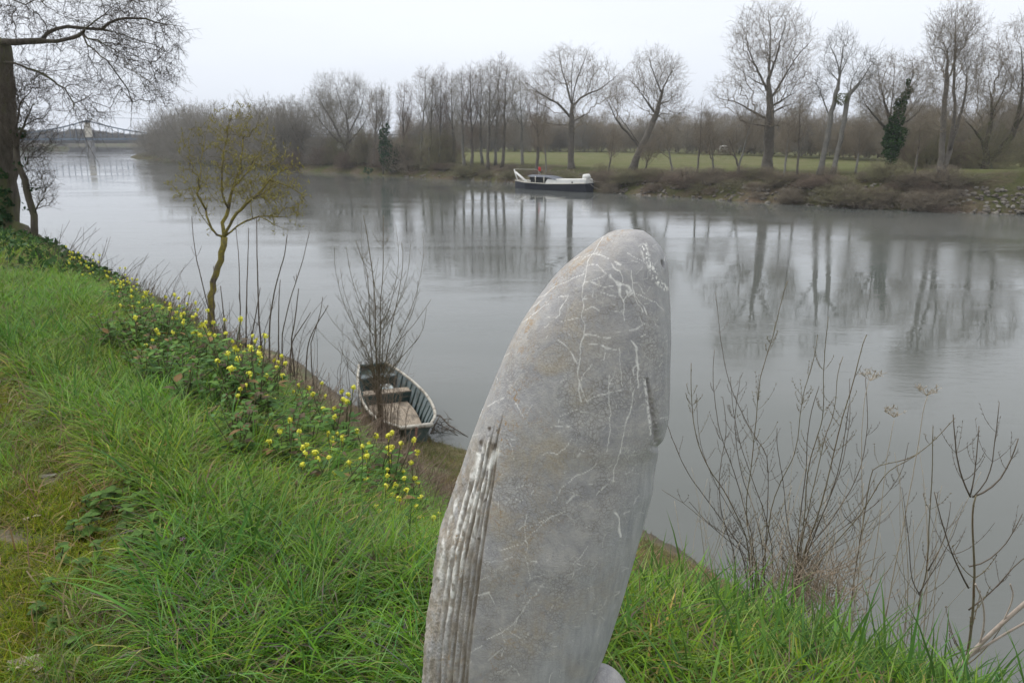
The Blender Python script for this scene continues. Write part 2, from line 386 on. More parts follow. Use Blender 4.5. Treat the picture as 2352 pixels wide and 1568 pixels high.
shore_px = [(5200, 640), (3400, 530), (2700, 502), (2352, 491), (2150, 486), (2000, 480), (1850, 473), (1700, 462), (1560, 452), (1430, 446), (1350, 440), (1250, 428),
            (1180, 420), (1060, 413), (960, 408), (830, 400), (700, 394), (560, 384), (430, 374), (350, 366), (316, 363), (300, 361)]
shore = np.array([PZ(x, y, 0)[:2] for x, y in shore_px]); shore = smooth_line(np.c_[shore, np.zeros(len(shore))], 2)[:, :2]
shore_d = np.r_[0, np.cumsum(np.linalg.norm(np.diff(shore, axis=0), axis=1))]
q = np.arange(0, shore_d[-1], 2.2); shore = np.stack([np.interp(q, shore_d, shore[:, 0]), np.interp(q, shore_d, shore[:, 1])], 1)
N2 = np.array([.75, .66])
offs = np.array([-3, 0, .8, 1.6, 2.6, 3.8, 5.2, 7, 9, 12, 16, 22, 30, 40, 55, 75, 100, 150, 220, 350, 500])
def top_z(x, y):
    px, _, _ = project(np.array([x, y, 0.])); return float(np.interp(px, [300, 900, 1400, 2000, 2352], [1.7, 2.0, 2.25, 2.9, 3.1]))
prof = np.array([-.35, -.0, .18, .38, .58, .78, .95, 1, 1, 1, 1, 1, 1, 1, 1, 1, 1, 1, 1, 1, 1])
g = Geo(); rows = []; mead = []
rng = np.random.default_rng(5)
tops = np.array([top_z(*p) for p in shore])
def shore_wob(i): return .5*math.sin(i*.5) + .35*math.sin(i*1.3 + 1)
for i, p in enumerate(shore):
    wob_ = shore_wob(i)
    for j, of in enumerate(offs):
        a = of + (wob_ if of < 8 else 0)
        rows.append([p[0] + N2[0]*a, p[1] + N2[1]*a, prof[j]*tops[i] + (rng.normal(0, .09) if 1 <= j < 9 else 0)])
        mead.append(1 if j >= 8 else (.6 if j == 7 else 0))
n1_, n2_ = len(shore), len(offs)
ii, jj = np.meshgrid(np.arange(n1_-1), np.arange(n2_-1), indexing='ij')
Q = np.stack([ii*n2_ + jj, ii*n2_ + jj + 1, (ii+1)*n2_ + jj + 1, (ii+1)*n2_ + jj], -1).reshape(-1, 4)
g.add(rows, Q)
far_bank = link(g.mesh('far_bank', M_far, attrs={'meadow': mead}), 'far_bank', kind='structure')
def far_z(x, y):
    d = shore - np.array([x, y]); # distance inland along N2
    perp = np.abs(d[:, 0]*N2[1] - d[:, 1]*N2[0]); i = int(np.argmin(perp)); a = -(d[i] @ N2)
    return float(np.interp(a, offs, prof))*tops[i], a

g = Geo()
fs = np.array([PZ(x, y, 0)[:2] for x, y in ((-900, 345), (-300, 337), (60, 334), (160, 333), (300, 331.8), (700, 331), (1400, 331), (2600, 331))])
rows = []
for p in fs:
    for of, z in ((-4, -.5), (0, .1), (12, 3), (60, 3), (250, 4), (400, 4)):
        rows.append([float(np.clip(p[0], -830, 830)), min(p[1] + of, 1010), z])
n1_, n2_ = len(fs), 6
ii, jj = np.meshgrid(np.arange(n1_-1), np.arange(n2_-1), indexing='ij')
g.add(rows, np.stack([ii*n2_ + jj, (ii+1)*n2_ + jj, (ii+1)*n2_ + jj + 1, ii*n2_ + jj + 1], -1).reshape(-1, 4))
link(g.mesh('distant_shore', M_far, attrs={'meadow': np.full(len(rows), .0)}), 'distant_shore', kind='structure')

# ------------------------------------------------------------------ scatter with geometry nodes (stuff only)
def scatter(name, variants, pts, rots, scales, idx, tint, mat=None, label=None):
    me = bpy.data.meshes.new(name); me.from_pydata([tuple(p) for p in pts], [], [])
    def fa(nm, typ, key, arr):
        a = me.attributes.new(nm, typ, 'POINT'); a.data.foreach_set(key, np.asarray(arr, np.float32 if typ != 'INT' else np.int32).ravel())
    fa('rot', 'FLOAT_VECTOR', 'vector', rots); fa('scl', 'FLOAT', 'value', scales); fa('idx', 'INT', 'value', idx)
    tint = np.asarray(tint, float); tint = np.c_[tint, np.ones(len(tint))]
    fa('tint', 'FLOAT_COLOR', 'color', tint)
    if mat: me.materials.append(mat)
    o = link(me, name, kind='stuff')
    ng = bpy.data.node_groups.new(name + '_nodes', 'GeometryNodeTree')
    ng.interface.new_socket('Geometry', in_out='INPUT', socket_type='NodeSocketGeometry')
    ng.interface.new_socket('Geometry', in_out='OUTPUT', socket_type='NodeSocketGeometry')
    gi = ng.nodes.new('NodeGroupInput'); go = ng.nodes.new('NodeGroupOutput'); jn = ng.nodes.new('GeometryNodeJoinGeometry')
    def named(nm, typ):
        a = ng.nodes.new('GeometryNodeInputNamedAttribute'); a.data_type = typ; a.inputs['Name'].default_value = nm
        return [s for s in a.outputs if s.enabled and s.name == 'Attribute'][0]
    r_ = named('rot', 'FLOAT_VECTOR'); s_ = named('scl', 'FLOAT'); i_ = named('idx', 'INT')
    for k, vm in enumerate(variants):
        src = bpy.data.objects.new(name + '_source', vm)
        oi = ng.nodes.new('GeometryNodeObjectInfo'); oi.inputs['Object'].default_value = src
        cmpn = ng.nodes.new('FunctionNodeCompare'); cmpn.data_type = 'INT'; cmpn.operation = 'EQUAL'
        ins = [s for s in cmpn.inputs if s.enabled and s.type == 'INT']
        ng.links.new(i_, ins[0]); ins[1].default_value = k
        ip = ng.nodes.new('GeometryNodeInstanceOnPoints')
        ng.links.new(gi.outputs[0], ip.inputs['Points']); ng.links.new(cmpn.outputs[0], ip.inputs['Selection'])
        ng.links.new(oi.outputs['Geometry'], ip.inputs['Instance']); ng.links.new(r_, ip.inputs['Rotation']); ng.links.new(s_, ip.inputs['Scale'])
        ng.links.new(ip.outputs[0], jn.inputs[0])
    ng.links.new(jn.outputs[0], go.inputs[0])
    md = o.modifiers.new('scatter', 'NODES'); md.node_group = ng
    return o

# ------------------------------------------------------------------ bare tree builder
def grow(seeds, cloud, base_r, tip_r, bf=.35, up=.3, twig=(2, .6), rng=None, sub=2, droop=0.0, wig=.12, step=None, spread=.6, back=.5, limb_r=None, lowfree=True):
    """seeds: polylines (first starts at the root). cloud: crown points. Returns node arrays and twig segments."""
    pos = []; par = []; pl = []; isseed = []
    for k, s_ in enumerate(seeds):
        s_ = np.asarray(s_, float); st_ = step or max(.15, np.linalg.norm(s_[-1] - s_[0])/14)
        s_ = resample(smooth_line(s_, 2), st_)
        if k == 0: prev = -1; start = 0
        else:
            P = np.array(pos); prev = int(np.argmin(np.linalg.norm(P - s_[0], axis=1))); start = 1
        for p in s_[start:]:
            pos.append(p + rng.normal(0, st_*wig*.4, 3)*(0 if prev < 0 else 1)); par.append(prev)
            pl.append(0 if prev < 0 else pl[prev] + np.linalg.norm(pos[-1] - pos[prev])); prev = len(pos) - 1; isseed.append(k)
    ns = len(pos); N = ns + len(cloud)
    P = np.zeros((N, 3)); P[:ns] = pos; L = np.zeros(N); L[:ns] = pl; par = par + [0]*len(cloud)
    Z0 = P[0, 2]; span = max(P[:ns, 2].max() - Z0, .5)
    cost0 = np.zeros(N); cost0[:ns] = np.where((P[:ns, 2] - Z0) < (.28 if lowfree else 0)*span, .8*span, 0)    # nothing branches off the lowest trunk
    anchor = P[:ns].mean(0)*.3 + P[ns//2]*.7 if ns > 4 else P[ns-1]
    d2 = np.array([np.min(np.linalg.norm(P[:ns] - c, axis=1)) for c in cloud]) if len(cloud) else np.zeros(0)
    order = np.argsort(d2); n = ns
    for ci in order:
        c = cloud[ci]; d = c - P[:n]; dist = np.linalg.norm(d, axis=1)
        cst = dist*(1 - up*d[:, 2]/np.maximum(dist, 1e-6)) + .06*dist*dist + bf*L[:n] + cost0[:n]
        j = int(np.argmin(cst)); P[n] = c; par[n] = j; L[n] = L[j] + dist[j]; n += 1
    par = np.array(par)
    wgt = np.zeros(N); kids = np.zeros(N, int)
    for i in range(1, N): kids[par[i]] += (par[i] >= 0)
    o_ = np.argsort(-L[:N], kind='stable')
    # parents always precede children by index
    for i in range(N-1, -1, -1):
        if wgt[i] == 0: wgt[i] = 1
        if par[i] >= 0 and i > 0: wgt[par[i]] += wgt[i]
    e = math.log(base_r/tip_r)/math.log(max(wgt[0], 2)); R = tip_r*wgt**e
    if limb_r:
        ll = np.r_[np.array(isseed) > 0, np.ones(len(cloud), bool)]; mxr = max(R[ll].max(), 1e-6)
        if mxr > limb_r: R[ll] = tip_r + (R[ll] - tip_r)*(limb_r - tip_r)/(mxr - tip_r)
    # smooth the grown part towards parents
    for _ in range(2):
        acc = P.copy(); m_ = np.arange(ns, N); acc[m_] = P[m_]*.9 + P[par[m_]]*.1
        P[ns:] = acc[ns:]
    sub_ = np.arange(ns, N); P0 = P[par[sub_]]; P1 = P[sub_]
    mid = (P0 + P1)/2 + rng.normal(0, 1, P0.shape)*np.linalg.norm(P1 - P0, axis=1)[:, None]*wig
    R1 = R[sub_]; R0 = np.minimum(R[par[sub_]], R1*1.35)
    S0 = [P0, mid]; S1 = [mid, P1]; Ra = [R0, (R0 + R1)/2]; Rb = [(R0 + R1)/2, R1]
    # twigs
    nk, ln = twig
    ids = np.nonzero(R < tip_r*7)[0]; ids = ids[ids > 3]
    T0 = np.repeat(P[ids], nk, 0); dirp = norm(P[ids] - P[np.maximum(par[ids], 0)]); dirp = np.repeat(dirp, nk, 0)
    def tw(T0, dirp, ln, r, level):
        n_ = len(T0)
        D = norm(dirp*back + rng.normal(0, spread, (n_, 3)) + np.array([0, 0, .35*up - droop]))
        Ln = ln*rng.uniform(.5, 1.2, (n_, 1)); m1 = T0 + D*Ln*.5
        D2 = norm(D + rng.normal(0, .3, (n_, 3)) + np.array([0, 0, .25*up - droop*.5])); t1 = m1 + D2*Ln*.5
        S0.extend([T0, m1]); S1.extend([m1, t1]); Ra.extend([np.full(n_, r), np.full(n_, r*.8)]); Rb.extend([np.full(n_, r*.8), np.full(n_, r*.5)])
        if level > 0: tw(np.concatenate([m1, m1*.5 + t1*.5]), np.concatenate([D2, D2]), ln*.55, r*.7, level-1)
        return t1
    if nk: tw(T0, dirp, ln, tip_r*.9, sub-1)
    return dict(P=P, par=par, R=R, ns=ns, isseed=np.array(isseed), S0=np.concatenate(S0), S1=np.concatenate(S1), Ra=np.concatenate(Ra), Rb=np.concatenate(Rb))
def tree_meshes(G, name, mt, mb, origin, k=7, rough=0, rng=None, seg_k=3, flare=1.5):
    g = Geo(); sd = G['isseed']; P, R, par = G['P'], G['R'], G['par']
    for s_ in sorted(set(sd)):
        ids = np.nonzero(sd == s_)[0]
        if par[ids[0]] >= 0: ids = np.r_[par[ids[0]], ids]
        rr = R[ids].copy()
        if s_ == 0: rr[0] *= flare; rr[1] *= 1 + (flare-1)*.4
        else: rr[0] = min(rr[0], rr[1]*1.2)
        if len(ids) > 1: tube(g, P[ids], rr, k, rough=rough, rng=rng)
    tm = g.mesh(name + '_trunk', mt, origin)
    g2 = Geo(); segs(g2, G['S0'], G['S1'], G['Ra'], G['Rb'], seg_k)
    bm = g2.mesh(name + '_branches', mb, origin)
    return tm, bm
def ell_cloud(ells, n, Yd, depth, rng):
    """points inside crown ellipsoids given as photo ellipses (cx, cy, rx, ry) at distance Yd"""
    ws = np.array([e[2]*e[3] for e in ells], float); ws /= ws.sum(); pts = []
    for e, k in zip(ells, np.round(ws*n).astype(int)):
        d = norm(rng.normal(0, 1, (k, 3)))*rng.uniform(.25, 1, (k, 1))**.45
        c = PY(e[0], e[1], Yd); sx = e[2]/F*Yd*1.02; sz = e[3]/F*Yd*1.02
        pts.append(c + d*np.array([sx, min(sx, depth), sz]))
    return np.concatenate(pts)
def px_line(pts, Yd, dy=0):
    n = len(pts); return [PY(p[0], p[1], Yd + dy*i/max(n-1, 1)) for i, p in enumerate(pts)]

def far_tree(name, label, cat, trunk, limbs, ells, n=500, base_r=.35, tip_r=.009, dist=None, inland=None, bf=.3, up=.35, twig=(2, 1.15), seed=1,
             mt=None, mb=None, group=None, droop=0, spread=.6, sub=2, wig=.12, ground=None, lab_parts=None):
    rng = np.random.default_rng(seed)
    bx, by = trunk[0]
    Yd = dist
    base = PY(bx, by, Yd); zz = ground if ground is not None else far_z(base[0], base[1])[0]
    base[2] = zz - .15
    line = [base] + px_line(trunk[1:], Yd)
    seeds = [line] + [px_line(l, Yd, rng.uniform(-2.5, 2.5)) for l in limbs]
    cloud = ell_cloud(ells, n, Yd, 6, rng)
    G = grow(seeds, cloud, base_r, tip_r, bf, up, twig, rng, sub, droop, wig, spread=spread)
    tm, bm = tree_meshes(G, name, mt or M_bark_far, mb or M_twig_far, base, 6)
    root = thing(name, label, cat, base, group)
    link(tm, 'trunk', root); link(bm, 'branches', root)
    return root
def shore_dist(px):            # distance Y of the far waterline under a photo column
    sx, sy, _ = project(np.c_[shore, np.zeros(len(shore))]); o_ = np.argsort(sx); return float(np.interp(px, sx[o_], shore[o_, 1]))

TR = []
oak1 = far_tree('oak_tree', 'bare oak with a straight trunk and rounded crown rising right behind the moored barge', 'tree',
    [(1312, 400), (1311, 340), (1313, 285), (1314, 240)],
    [[(1312, 272), (1285, 240), (1240, 215), (1205, 188)], [(1313, 240), (1300, 190), (1288, 150), (1283, 118)], [(1316, 245), (1335, 222), (1385, 203), (1420, 170)],
     [(1313, 240), (1322, 190), (1338, 150), (1352, 112)], [(1312, 285), (1290, 288), (1250, 282)], [(1313, 282), (1345, 262), (1380, 250)], [(1314, 240), (1312, 180), (1318, 120)]],
    [(1310, 150, 66, 42), (1240, 195, 52, 42), (1390, 190, 45, 45), (1310, 205, 90, 50), (1300, 275, 90, 18)], n=1100, base_r=.42, dist=shore_dist(1312) + 9, seed=11)
oak2 = far_tree('oak_tree', 'bare oak whose trunk leans right and forks low, on the grass right of the barge', 'tree',
    [(1452, 392), (1468, 345), (1492, 300), (1512, 250), (1524, 200)],
    [[(1470, 342), (1448, 312), (1420, 285), (1402, 245), (1390, 225)], [(1478, 345), (1510, 322), (1535, 300), (1575, 303)], [(1470, 335), (1440, 290), (1415, 260)],
     [(1505, 262), (1480, 225), (1462, 200)], [(1516, 235), (1545, 262), (1580, 258)], [(1520, 215), (1500, 165), (1490, 130)], [(1524, 200), (1545, 160), (1555, 140)]],
    [(1500, 165, 55, 48), (1535, 190, 38, 50), (1450, 215, 55, 40), (1540, 250, 55, 28), (1410, 235, 32, 30)], n=900, base_r=.42, dist=shore_dist(1452) + 8, seed=12)
oak3 = far_tree('oak_tree', 'tallest bare oak with a broad domed crown reaching almost to the top of the picture', 'tree',
    [(1760, 405), (1766, 320), (1768, 240), (1765, 180)],
    [[(1766, 275), (1725, 255), (1690, 232), (1650, 228), (1628, 205)], [(1765, 215), (1745, 170), (1720, 120), (1712, 70)], [(1765, 180), (1770, 110), (1768, 50), (1762, 20)],
     [(1768, 230), (1800, 180), (1830, 130), (1862, 95)], [(1766, 185), (1790, 110), (1805, 50)], [(1768, 262), (1810, 240), (1850, 235)], [(1766, 290), (1720, 285), (1690, 270)],
     [(1764, 200), (1720, 180), (1690, 150)], [(1767, 250), (1820, 215), (1860, 190)]],
    [(1765, 70, 75, 62), (1720, 110, 45, 60), (1825, 110, 48, 60), (1770, 170, 90, 50), (1680, 215, 55, 33), (1835, 215, 50, 45), (1765, 260, 85, 35)], n=1500, base_r=.5, dist=shore_dist(1762) + 9, seed=13, wig=.16)
birch = far_tree('poplar_tree', 'slender pale poplar leaning right with a ball of mistletoe, left one of the two', 'tree',
    [(1882, 408), (1892, 350), (1905, 290), (1915, 240), (1928, 180), (1935, 110)], [[(1908, 275), (1885, 215), (1870, 180)], [(1925, 215), (1930, 160), (1905, 100)], [(1932, 165), (1950, 130), (1962, 90)]],
    [(1925, 125, 36, 52), (1895, 190, 28, 45)], n=220, base_r=.24, dist=shore_dist(1885) + 6, seed=14, mt=M_bark_pale, mb=M_bark_pale, up=.4, bf=.15, twig=(2, 1.0), spread=.4)
birch2 = far_tree('poplar_tree', 'slender pale poplar forking into thin whips, right one of the two', 'tree',
    [(1910, 412), (1925, 350), (1938, 280), (1948, 220), (1955, 205)], [[(1952, 215), (1975, 190), (2000, 150), (2018, 115)], [(1952, 210), (1955, 185), (1990, 120)]],
    [(1985, 160, 34, 42), (1955, 200, 18, 30)], n=130, base_r=.22, dist=shore_dist(1912) + 6, seed=15, mt=M_bark_pale, mb=M_bark_pale, up=.4, bf=.15, twig=(2, 1.0), spread=.4)
oak5 = far_tree('oak_tree', 'bare oak whose leaning trunk is wrapped in dark green ivy', 'tree',
    [(2047, 385), (2052, 340), (2058, 290), (2068, 250), (2085, 205)], [[(2052, 300), (2035, 250), (2020, 190), (2015, 150)], [(2050, 310), (2010, 270), (1985, 235)], [(2060, 290), (2100, 270), (2125, 235)],
     [(2080, 215), (2098, 175), (2095, 140)], [(2045, 270), (2050, 220), (2055, 150)]],
    [(2050, 180, 68, 50), (2110, 190, 45, 45), (2000, 220, 42, 45), (2060, 240, 85, 40)], n=1000, base_r=.34, dist=shore_dist(2050) + 13, seed=16)
pop6 = far_tree('poplar_tree', 'tall poplar with three steep stems left of the right frame edge', 'tree',
    [(2165, 425), (2160, 380), (2165, 300), (2172, 220), (2178, 120)], [[(2168, 400), (2185, 330), (2195, 250), (2190, 180), (2195, 60), (2196, 15)], [(2180, 350), (2205, 270), (2222, 200), (2215, 130)]],
    [(2192, 70, 45, 62), (2165, 110, 40, 55), (2225, 110, 42, 65), (2192, 190, 60, 60), (2170, 270, 50, 40)], n=1000, base_r=.36, dist=shore_dist(2165) + 3, seed=17, up=.5, bf=.18, spread=.4)
oak7 = far_tree('oak_tree', 'dark crooked tree forking at the ground on the green meadow, near the right edge', 'tree',
    [(2265, 392), (2266, 360), (2262, 335), (2240, 300), (2218, 278)], [[(2267, 372), (2290, 350), (2318, 320), (2340, 285), (2352, 262)], [(2264, 335), (2275, 290), (2280, 240), (2270, 190)], [(2325, 310), (2345, 240), (2350, 180), (2345, 110)],
     [(2300, 345), (2350, 330), (2400, 310)], [(2278, 260), (2310, 200), (2320, 150)]],
    [(2275, 170, 50, 70), (2330, 130, 45, 80), (2240, 240, 45, 40), (2330, 240, 60, 60), (2380, 180, 50, 90)], n=1300, base_r=.42, dist=shore_dist(2265) + 12, seed=18, mt=M_bark_near)
far_tree('round_crowned_tree', 'broad round-crowned bare tree with many stems, left part of the far bank', 'tree',
    [(795, 402), (798, 350), (800, 300), (795, 250)], [[(798, 350), (770, 290), (740, 240), (722, 210)], [(800, 310), (830, 250), (840, 200)], [(798, 340), (760, 310), (715, 250)], [(796, 270), (775, 220), (770, 185)], [(799, 330), (835, 290), (850, 250)]],
    [(775, 215, 58, 45), (735, 250, 40, 40), (825, 230, 32, 50), (780, 280, 70, 45)], n=1400, base_r=.5, dist=shore_dist(795) + 8, seed=19, up=.45, mb=M_twig_grey, twig=(3, 1.4))
far_tree('round_crowned_tree', 'smaller grey bare tree left of the broad round-crowned one', 'tree',
    [(700, 395), (698, 350), (695, 310)], [[(697, 340), (670, 290), (655, 260)], [(696, 320), (705, 270), (700, 240)]],
    [(685, 275, 42, 38), (700, 310, 45, 45)], n=700, base_r=.35, dist=shore_dist(700) + 8, seed=20, mb=M_twig_grey, twig=(3, 1.5))
# row of poplars
rowdef = [(858, 395, 865, 205, 22), (884, 395, 876, 195, 22), (925, 402, 930, 195, 20), (968, 408, 977, 160, 26), (985, 402, 994, 180, 20), (1010, 405, 1014, 160, 18),
          (1042, 405, 1036, 178, 20), (1066, 404, 1060, 165, 24), (1085, 408, 1082, 155, 24), (1108, 402, 1104, 150, 26), (1120, 405, 1128, 145, 28),
          (1138, 408, 1148, 138, 30), (1152, 402, 1166, 148, 28), (1200, 400, 1192, 175, 26), (1232, 395, 1236, 210, 26)]
rlab = ['left end of the row left of the barge', 'second from the left in the row', 'behind the dark green bushes', 'with a bulky brown nest-like top', 'close beside the one with the bulky top',
        'very thin and alone, with sky on both sides', 'leaning slightly left', 'left stem of a close pair', 'right stem of a close pair', 'in the middle of the row with a forked top',
        'tall, left of the tallest', 'the tallest of the row', 'leaning right beside the tallest', 'low-forking, above the bow of the barge', 'short one at the right end of the row, beside the barge oak']
for i, (bx, by, tx, ty, rx) in enumerate(rowdef):
    rr = random.Random(40 + i); h = by - ty; j = lambda a: rr.uniform(-a, a)
    tr = [(bx, by), (bx + (tx-bx)*.33 + j(4), by - h*.33), (bx + (tx-bx)*.66 + j(4), by - h*.66), (tx, ty + 4)]
    limbs = [[(bx + (tx-bx)*f + 0, by - h*f), (bx + sgn*rx*.6 + (tx-bx)*f, by - h*(f + .15)), (tx + sgn*rx*.8, by - h*(f + .32))] for f, sgn in ((.42, 1), (.5, -1), (.62, 1))]
    far_tree('poplar_tree', 'bare poplar, ' + rlab[i], 'tree', tr, limbs,
             [(tx, ty + h*.25, rx, h*.25), (tx, ty + h*.5, rx*.9, h*.22)], n=330, base_r=.2 + .04*rr.random(), dist=shore_dist(bx) + 3 + rr.uniform(0, 6), seed=60 + i,
             up=.5, bf=.15, mb=(M_twig_far, M_twig_grey, M_twig_red)[i % 3], mt=(M_bark_far, M_bark_pale)[i % 2], twig=(3, 1.1), spread=.45, group='bare poplars in the row left of the barge')

# thin saplings on the far bank in front of the meadow
sap = [(1255, 402, 1244, 260), (1395, 400, 1410, 300), (1545, 395, 1520, 285), (1600, 398, 1612, 240), (1640, 398, 1625, 290), (1700, 402, 1668, 300), (1800, 398, 1812, 270),
       (1830, 400, 1838, 215), (1965, 402, 1975, 285), (2100, 405, 2115, 270), (1690, 400, 1730, 250), (1480, 398, 1493, 330)]
slab = ['right of the oak behind the barge'] * 12
for i, (bx, by, tx, ty) in enumerate(sap):
    h = by - ty
    far_tree('sapling', 'thin bare sapling, ' + ['between the barge and its oak, leaning left', 'just right of the barge, leaning right', 'in front of the forked leaning oak', 'half way between the leaning oak and the tallest oak',
             'leaning left, left of the tallest oak', 'leaning strongly left close to the tallest oak', 'right beside the trunk of the tallest oak', 'tall pale one left of the two mistletoe poplars', 'between the mistletoe poplars and the ivy-clad oak',
             'between the ivy-clad oak and the three-stemmed poplar', 'crossing the foot of the tallest oak, leaning right', 'upright behind the leaning oak'][i], 'sapling',
             [(bx, by), ((bx+tx)/2 + 3, by - h*.5), (tx, ty + 5)], [], [(tx, ty + h*.3, 24, h*.3)], n=110, base_r=.1, dist=shore_dist(bx) + 4 + (i % 3), seed=90 + i, up=.6, mt=(M_bark_pale, M_bark_far)[i % 2], twig=(3, .9))

# ivy on the leaning oak, mistletoe, dark evergreens
def leaf_cloud(g, centers, radii, n, size, rng, cols, flat=.0):
    for c, r in zip(centers, radii):
        k = max(8, int(n*r[0]*r[2])) if not np.isscalar(r) else n
        r = np.broadcast_to(r, (3,))
        d = norm(rng.normal(0, 1, (k, 3)))*rng.uniform(.3, 1, (k, 1))**.4; p = np.asarray(c) + d*r
        nrm = norm(d + rng.normal(0, .7, (k, 3))); U, Wv = frames(nrm); a = rng.uniform(0, 6.28, (k, 1))
        u = U*np.cos(a) + Wv*np.sin(a); v_ = np.cross(nrm, u); s_ = size*rng.uniform(.6, 1.3, (k, 1))
        V = np.stack([p - u*s_, p + v_*s_*.6 + nrm*s_*.15, p + u*s_, p - v_*s_*.6 + nrm*s_*.15], 1)
        b_ = np.arange(k)[:, None]*4; cc = np.repeat(np.array(cols)[rng.integers(0, len(cols), k)], 4, 0)
        g.add(V.reshape(-1, 3), b_ + np.array([[0, 1, 2, 3]]), c=cc)
rng = np.random.default_rng(7)
IVY = [(.028, .07, .018), (.045, .10, .024), (.06, .12, .03), (.035, .075, .022)]
Yd = oak5.location.y - .6; g = Geo()
cen = [(2047, 372, 12, 12), (2046, 350, 17, 16), (2052, 328, 22, 16), (2056, 308, 22, 15), (2050, 295, 17, 12), (2060, 275, 15, 18), (2066, 250, 12, 16), (2070, 235, 11, 14), (2080, 220, 9, 10), (2089, 208, 7, 9), (2072, 302, 14, 9), (2042, 318, 12, 9), (2086, 190, 4, 8)]
for cx, cy, rx, ry in cen:
    c = PY(cx, cy, Yd); leaf_cloud(g, [c], [(rx/F*Yd*1.15, rx/F*Yd*1.15, ry/F*Yd)], 700, .13, rng, IVY)
link(g.mesh('ivy_cover', M_col, oak5.location), 'ivy_cover', oak5)
g = Geo(); c = PY(1934, 228, birch.location.y - .5); leaf_cloud(g, [c], [(.65, .65, .6)], 1300, .07, rng, [(.10, .115, .03), (.13, .14, .04), (.08, .09, .03)])
link(g.mesh('mistletoe', M_col, birch.location), 'mistletoe', birch)
for (lab, cs) in (('dark evergreen bush under the bare poplars, tallest of the two', [(880, 315, 10, 22), (886, 340, 18, 22), (895, 365, 24, 22), (905, 385, 22, 12), (890, 295, 6, 14)]), ('dark evergreen bush close to the water, right of the taller evergreen', [(918, 345, 12, 16), (925, 365, 15, 16), (918, 385, 20, 12), (845, 392, 12, 8)])):
    Yd = shore_dist(900) + 1.2; base = PY(cs[0][0], 395, Yd); base[2] = far_z(base[0], base[1])[0]
    g = Geo()
    for cx, cy, rx, ry in cs:
        c = PY(cx, cy, Yd + rng.uniform(-.5, .5)); leaf_cloud(g, [c], [(rx/F*Yd, rx/F*Yd*.8, ry/F*Yd)], 230, .17, rng, [(.022, .05, .022), (.032, .07, .03), (.045, .085, .035)])
    root = thing('evergreen_bush', lab, 'bush', base); link(g.mesh('foliage', M_col, base), 'foliage', root)
    g2 = Geo(); tube(g2, [base, base + [0, 0, 2.5]], [.12, .06], 6); link(g2.mesh('trunk', M_bark_far, base), 'trunk', root)

# far bank bushes: a few sources, many copies
def bush_src(seed, w_, h_, n, mb, tipr=.009, up=.6, tw_=(3, .6)):
    rng = np.random.default_rng(seed)
    seeds = [[np.array([0, 0, -.2]), np.array([0, 0, h_*.25])]]
    for k in range(7):
        a = rng.uniform(0, 6.28); d = np.array([math.cos(a), math.sin(a), 0]); r_ = rng.uniform(.2, .9)*w_
        seeds.append([np.array([0, 0, 0.]), d*r_*.4 + [0, 0, h_*.35], d*r_ + [0, 0, h_*rng.uniform(.6, .95)]])
    d = norm(rng.normal(0, 1, (n, 3)))*rng.uniform(.1, 1, (n, 1))**.5; d[:, 2] = np.abs(d[:, 2])
    cl = d*[w_, w_, h_]
    G = grow(seeds, cl, .1, tipr, .25, up, tw_, rng, 2, spread=.6)
    g = Geo(); sd = G['isseed']
    for s_ in sorted(set(sd)):
        ids = np.nonzero(sd == s_)[0]
        if len(ids) > 1: tube(g, G['P'][ids], G['R'][ids], 4)
    stem = g.mesh('bush_stems', M_bark_far); g2 = Geo(); segs(g2, G['S0'], G['S1'], G['Ra'], G['Rb'], 3)
    return stem, g2.mesh('bush_twigs', mb)
bush = [bush_src(1, 2.2, 3.2, 420, M_twig_far), bush_src(2, 2.4, 2.6, 420, M_twig_red), bush_src(3, 2.6, 4.0, 480, M_twig_olive), bush_src(4, 3.0, 4.6, 560, M_twig_grey)]
def place_bush(px, inland, sc, k, rz, label, group, fx=1, fz_=1):
    Yd = shore_dist(px); x = PY(px, 400, Yd)[0] + N2[0]*inland; y = Yd + N2[1]*inland
    z = far_z(x, y)[0] - .05
    root = thing('riverside_bush', label, 'bush', (x, y, z), group, rz); root.scale = (sc*fx, sc*fx*.8, sc*fz_)
    link(bush[k][0], 'stems', root); link(bush[k][1], 'twigs', root)
rb = random.Random(4)
zones = [
 ('grey bare bush in the dense thicket at the left tip of the far bank', 'bushes at the left tip of the far bank', [(x, rb.uniform(1, 10), rb.uniform(1.9, 2.8), rb.choice([0, 3, 3, 3])) for x in np.linspace(318, 660, 26)]),
 ('brown bare bush under the round-crowned trees and poplars of the far bank', 'bushes under the trees left of the barge', [(x, rb.uniform(1, 7), rb.uniform(1.0, 1.7), rb.choice([0, 1, 2, 3])) for x in np.linspace(670, 965, 24)]),
 ('low scrubby bush on the bank between the poplar row and the barge', 'scrub left of the barge', [(x, rb.uniform(.6, 3.2), rb.uniform(.28, .5), rb.choice([0, 1, 2])) for x in np.linspace(970, 1260, 20)]),
 ('low brown bramble bush on the stony bank right of the barge', 'brambles right of the barge', [(x, rb.uniform(.2, 4.2), rb.uniform(.28, .56), rb.choice([0, 1, 0, 2])) for x in np.linspace(1290, 2190, 84)]),
 ('tall olive-brown bush behind the bank edge at the right', 'tall bushes at the right of the far bank', [(x, rb.uniform(14, 22), rb.uniform(.9, 1.3), rb.choice([0, 1, 2, 2])) for x in np.linspace(1880, 2210, 7)]),
]
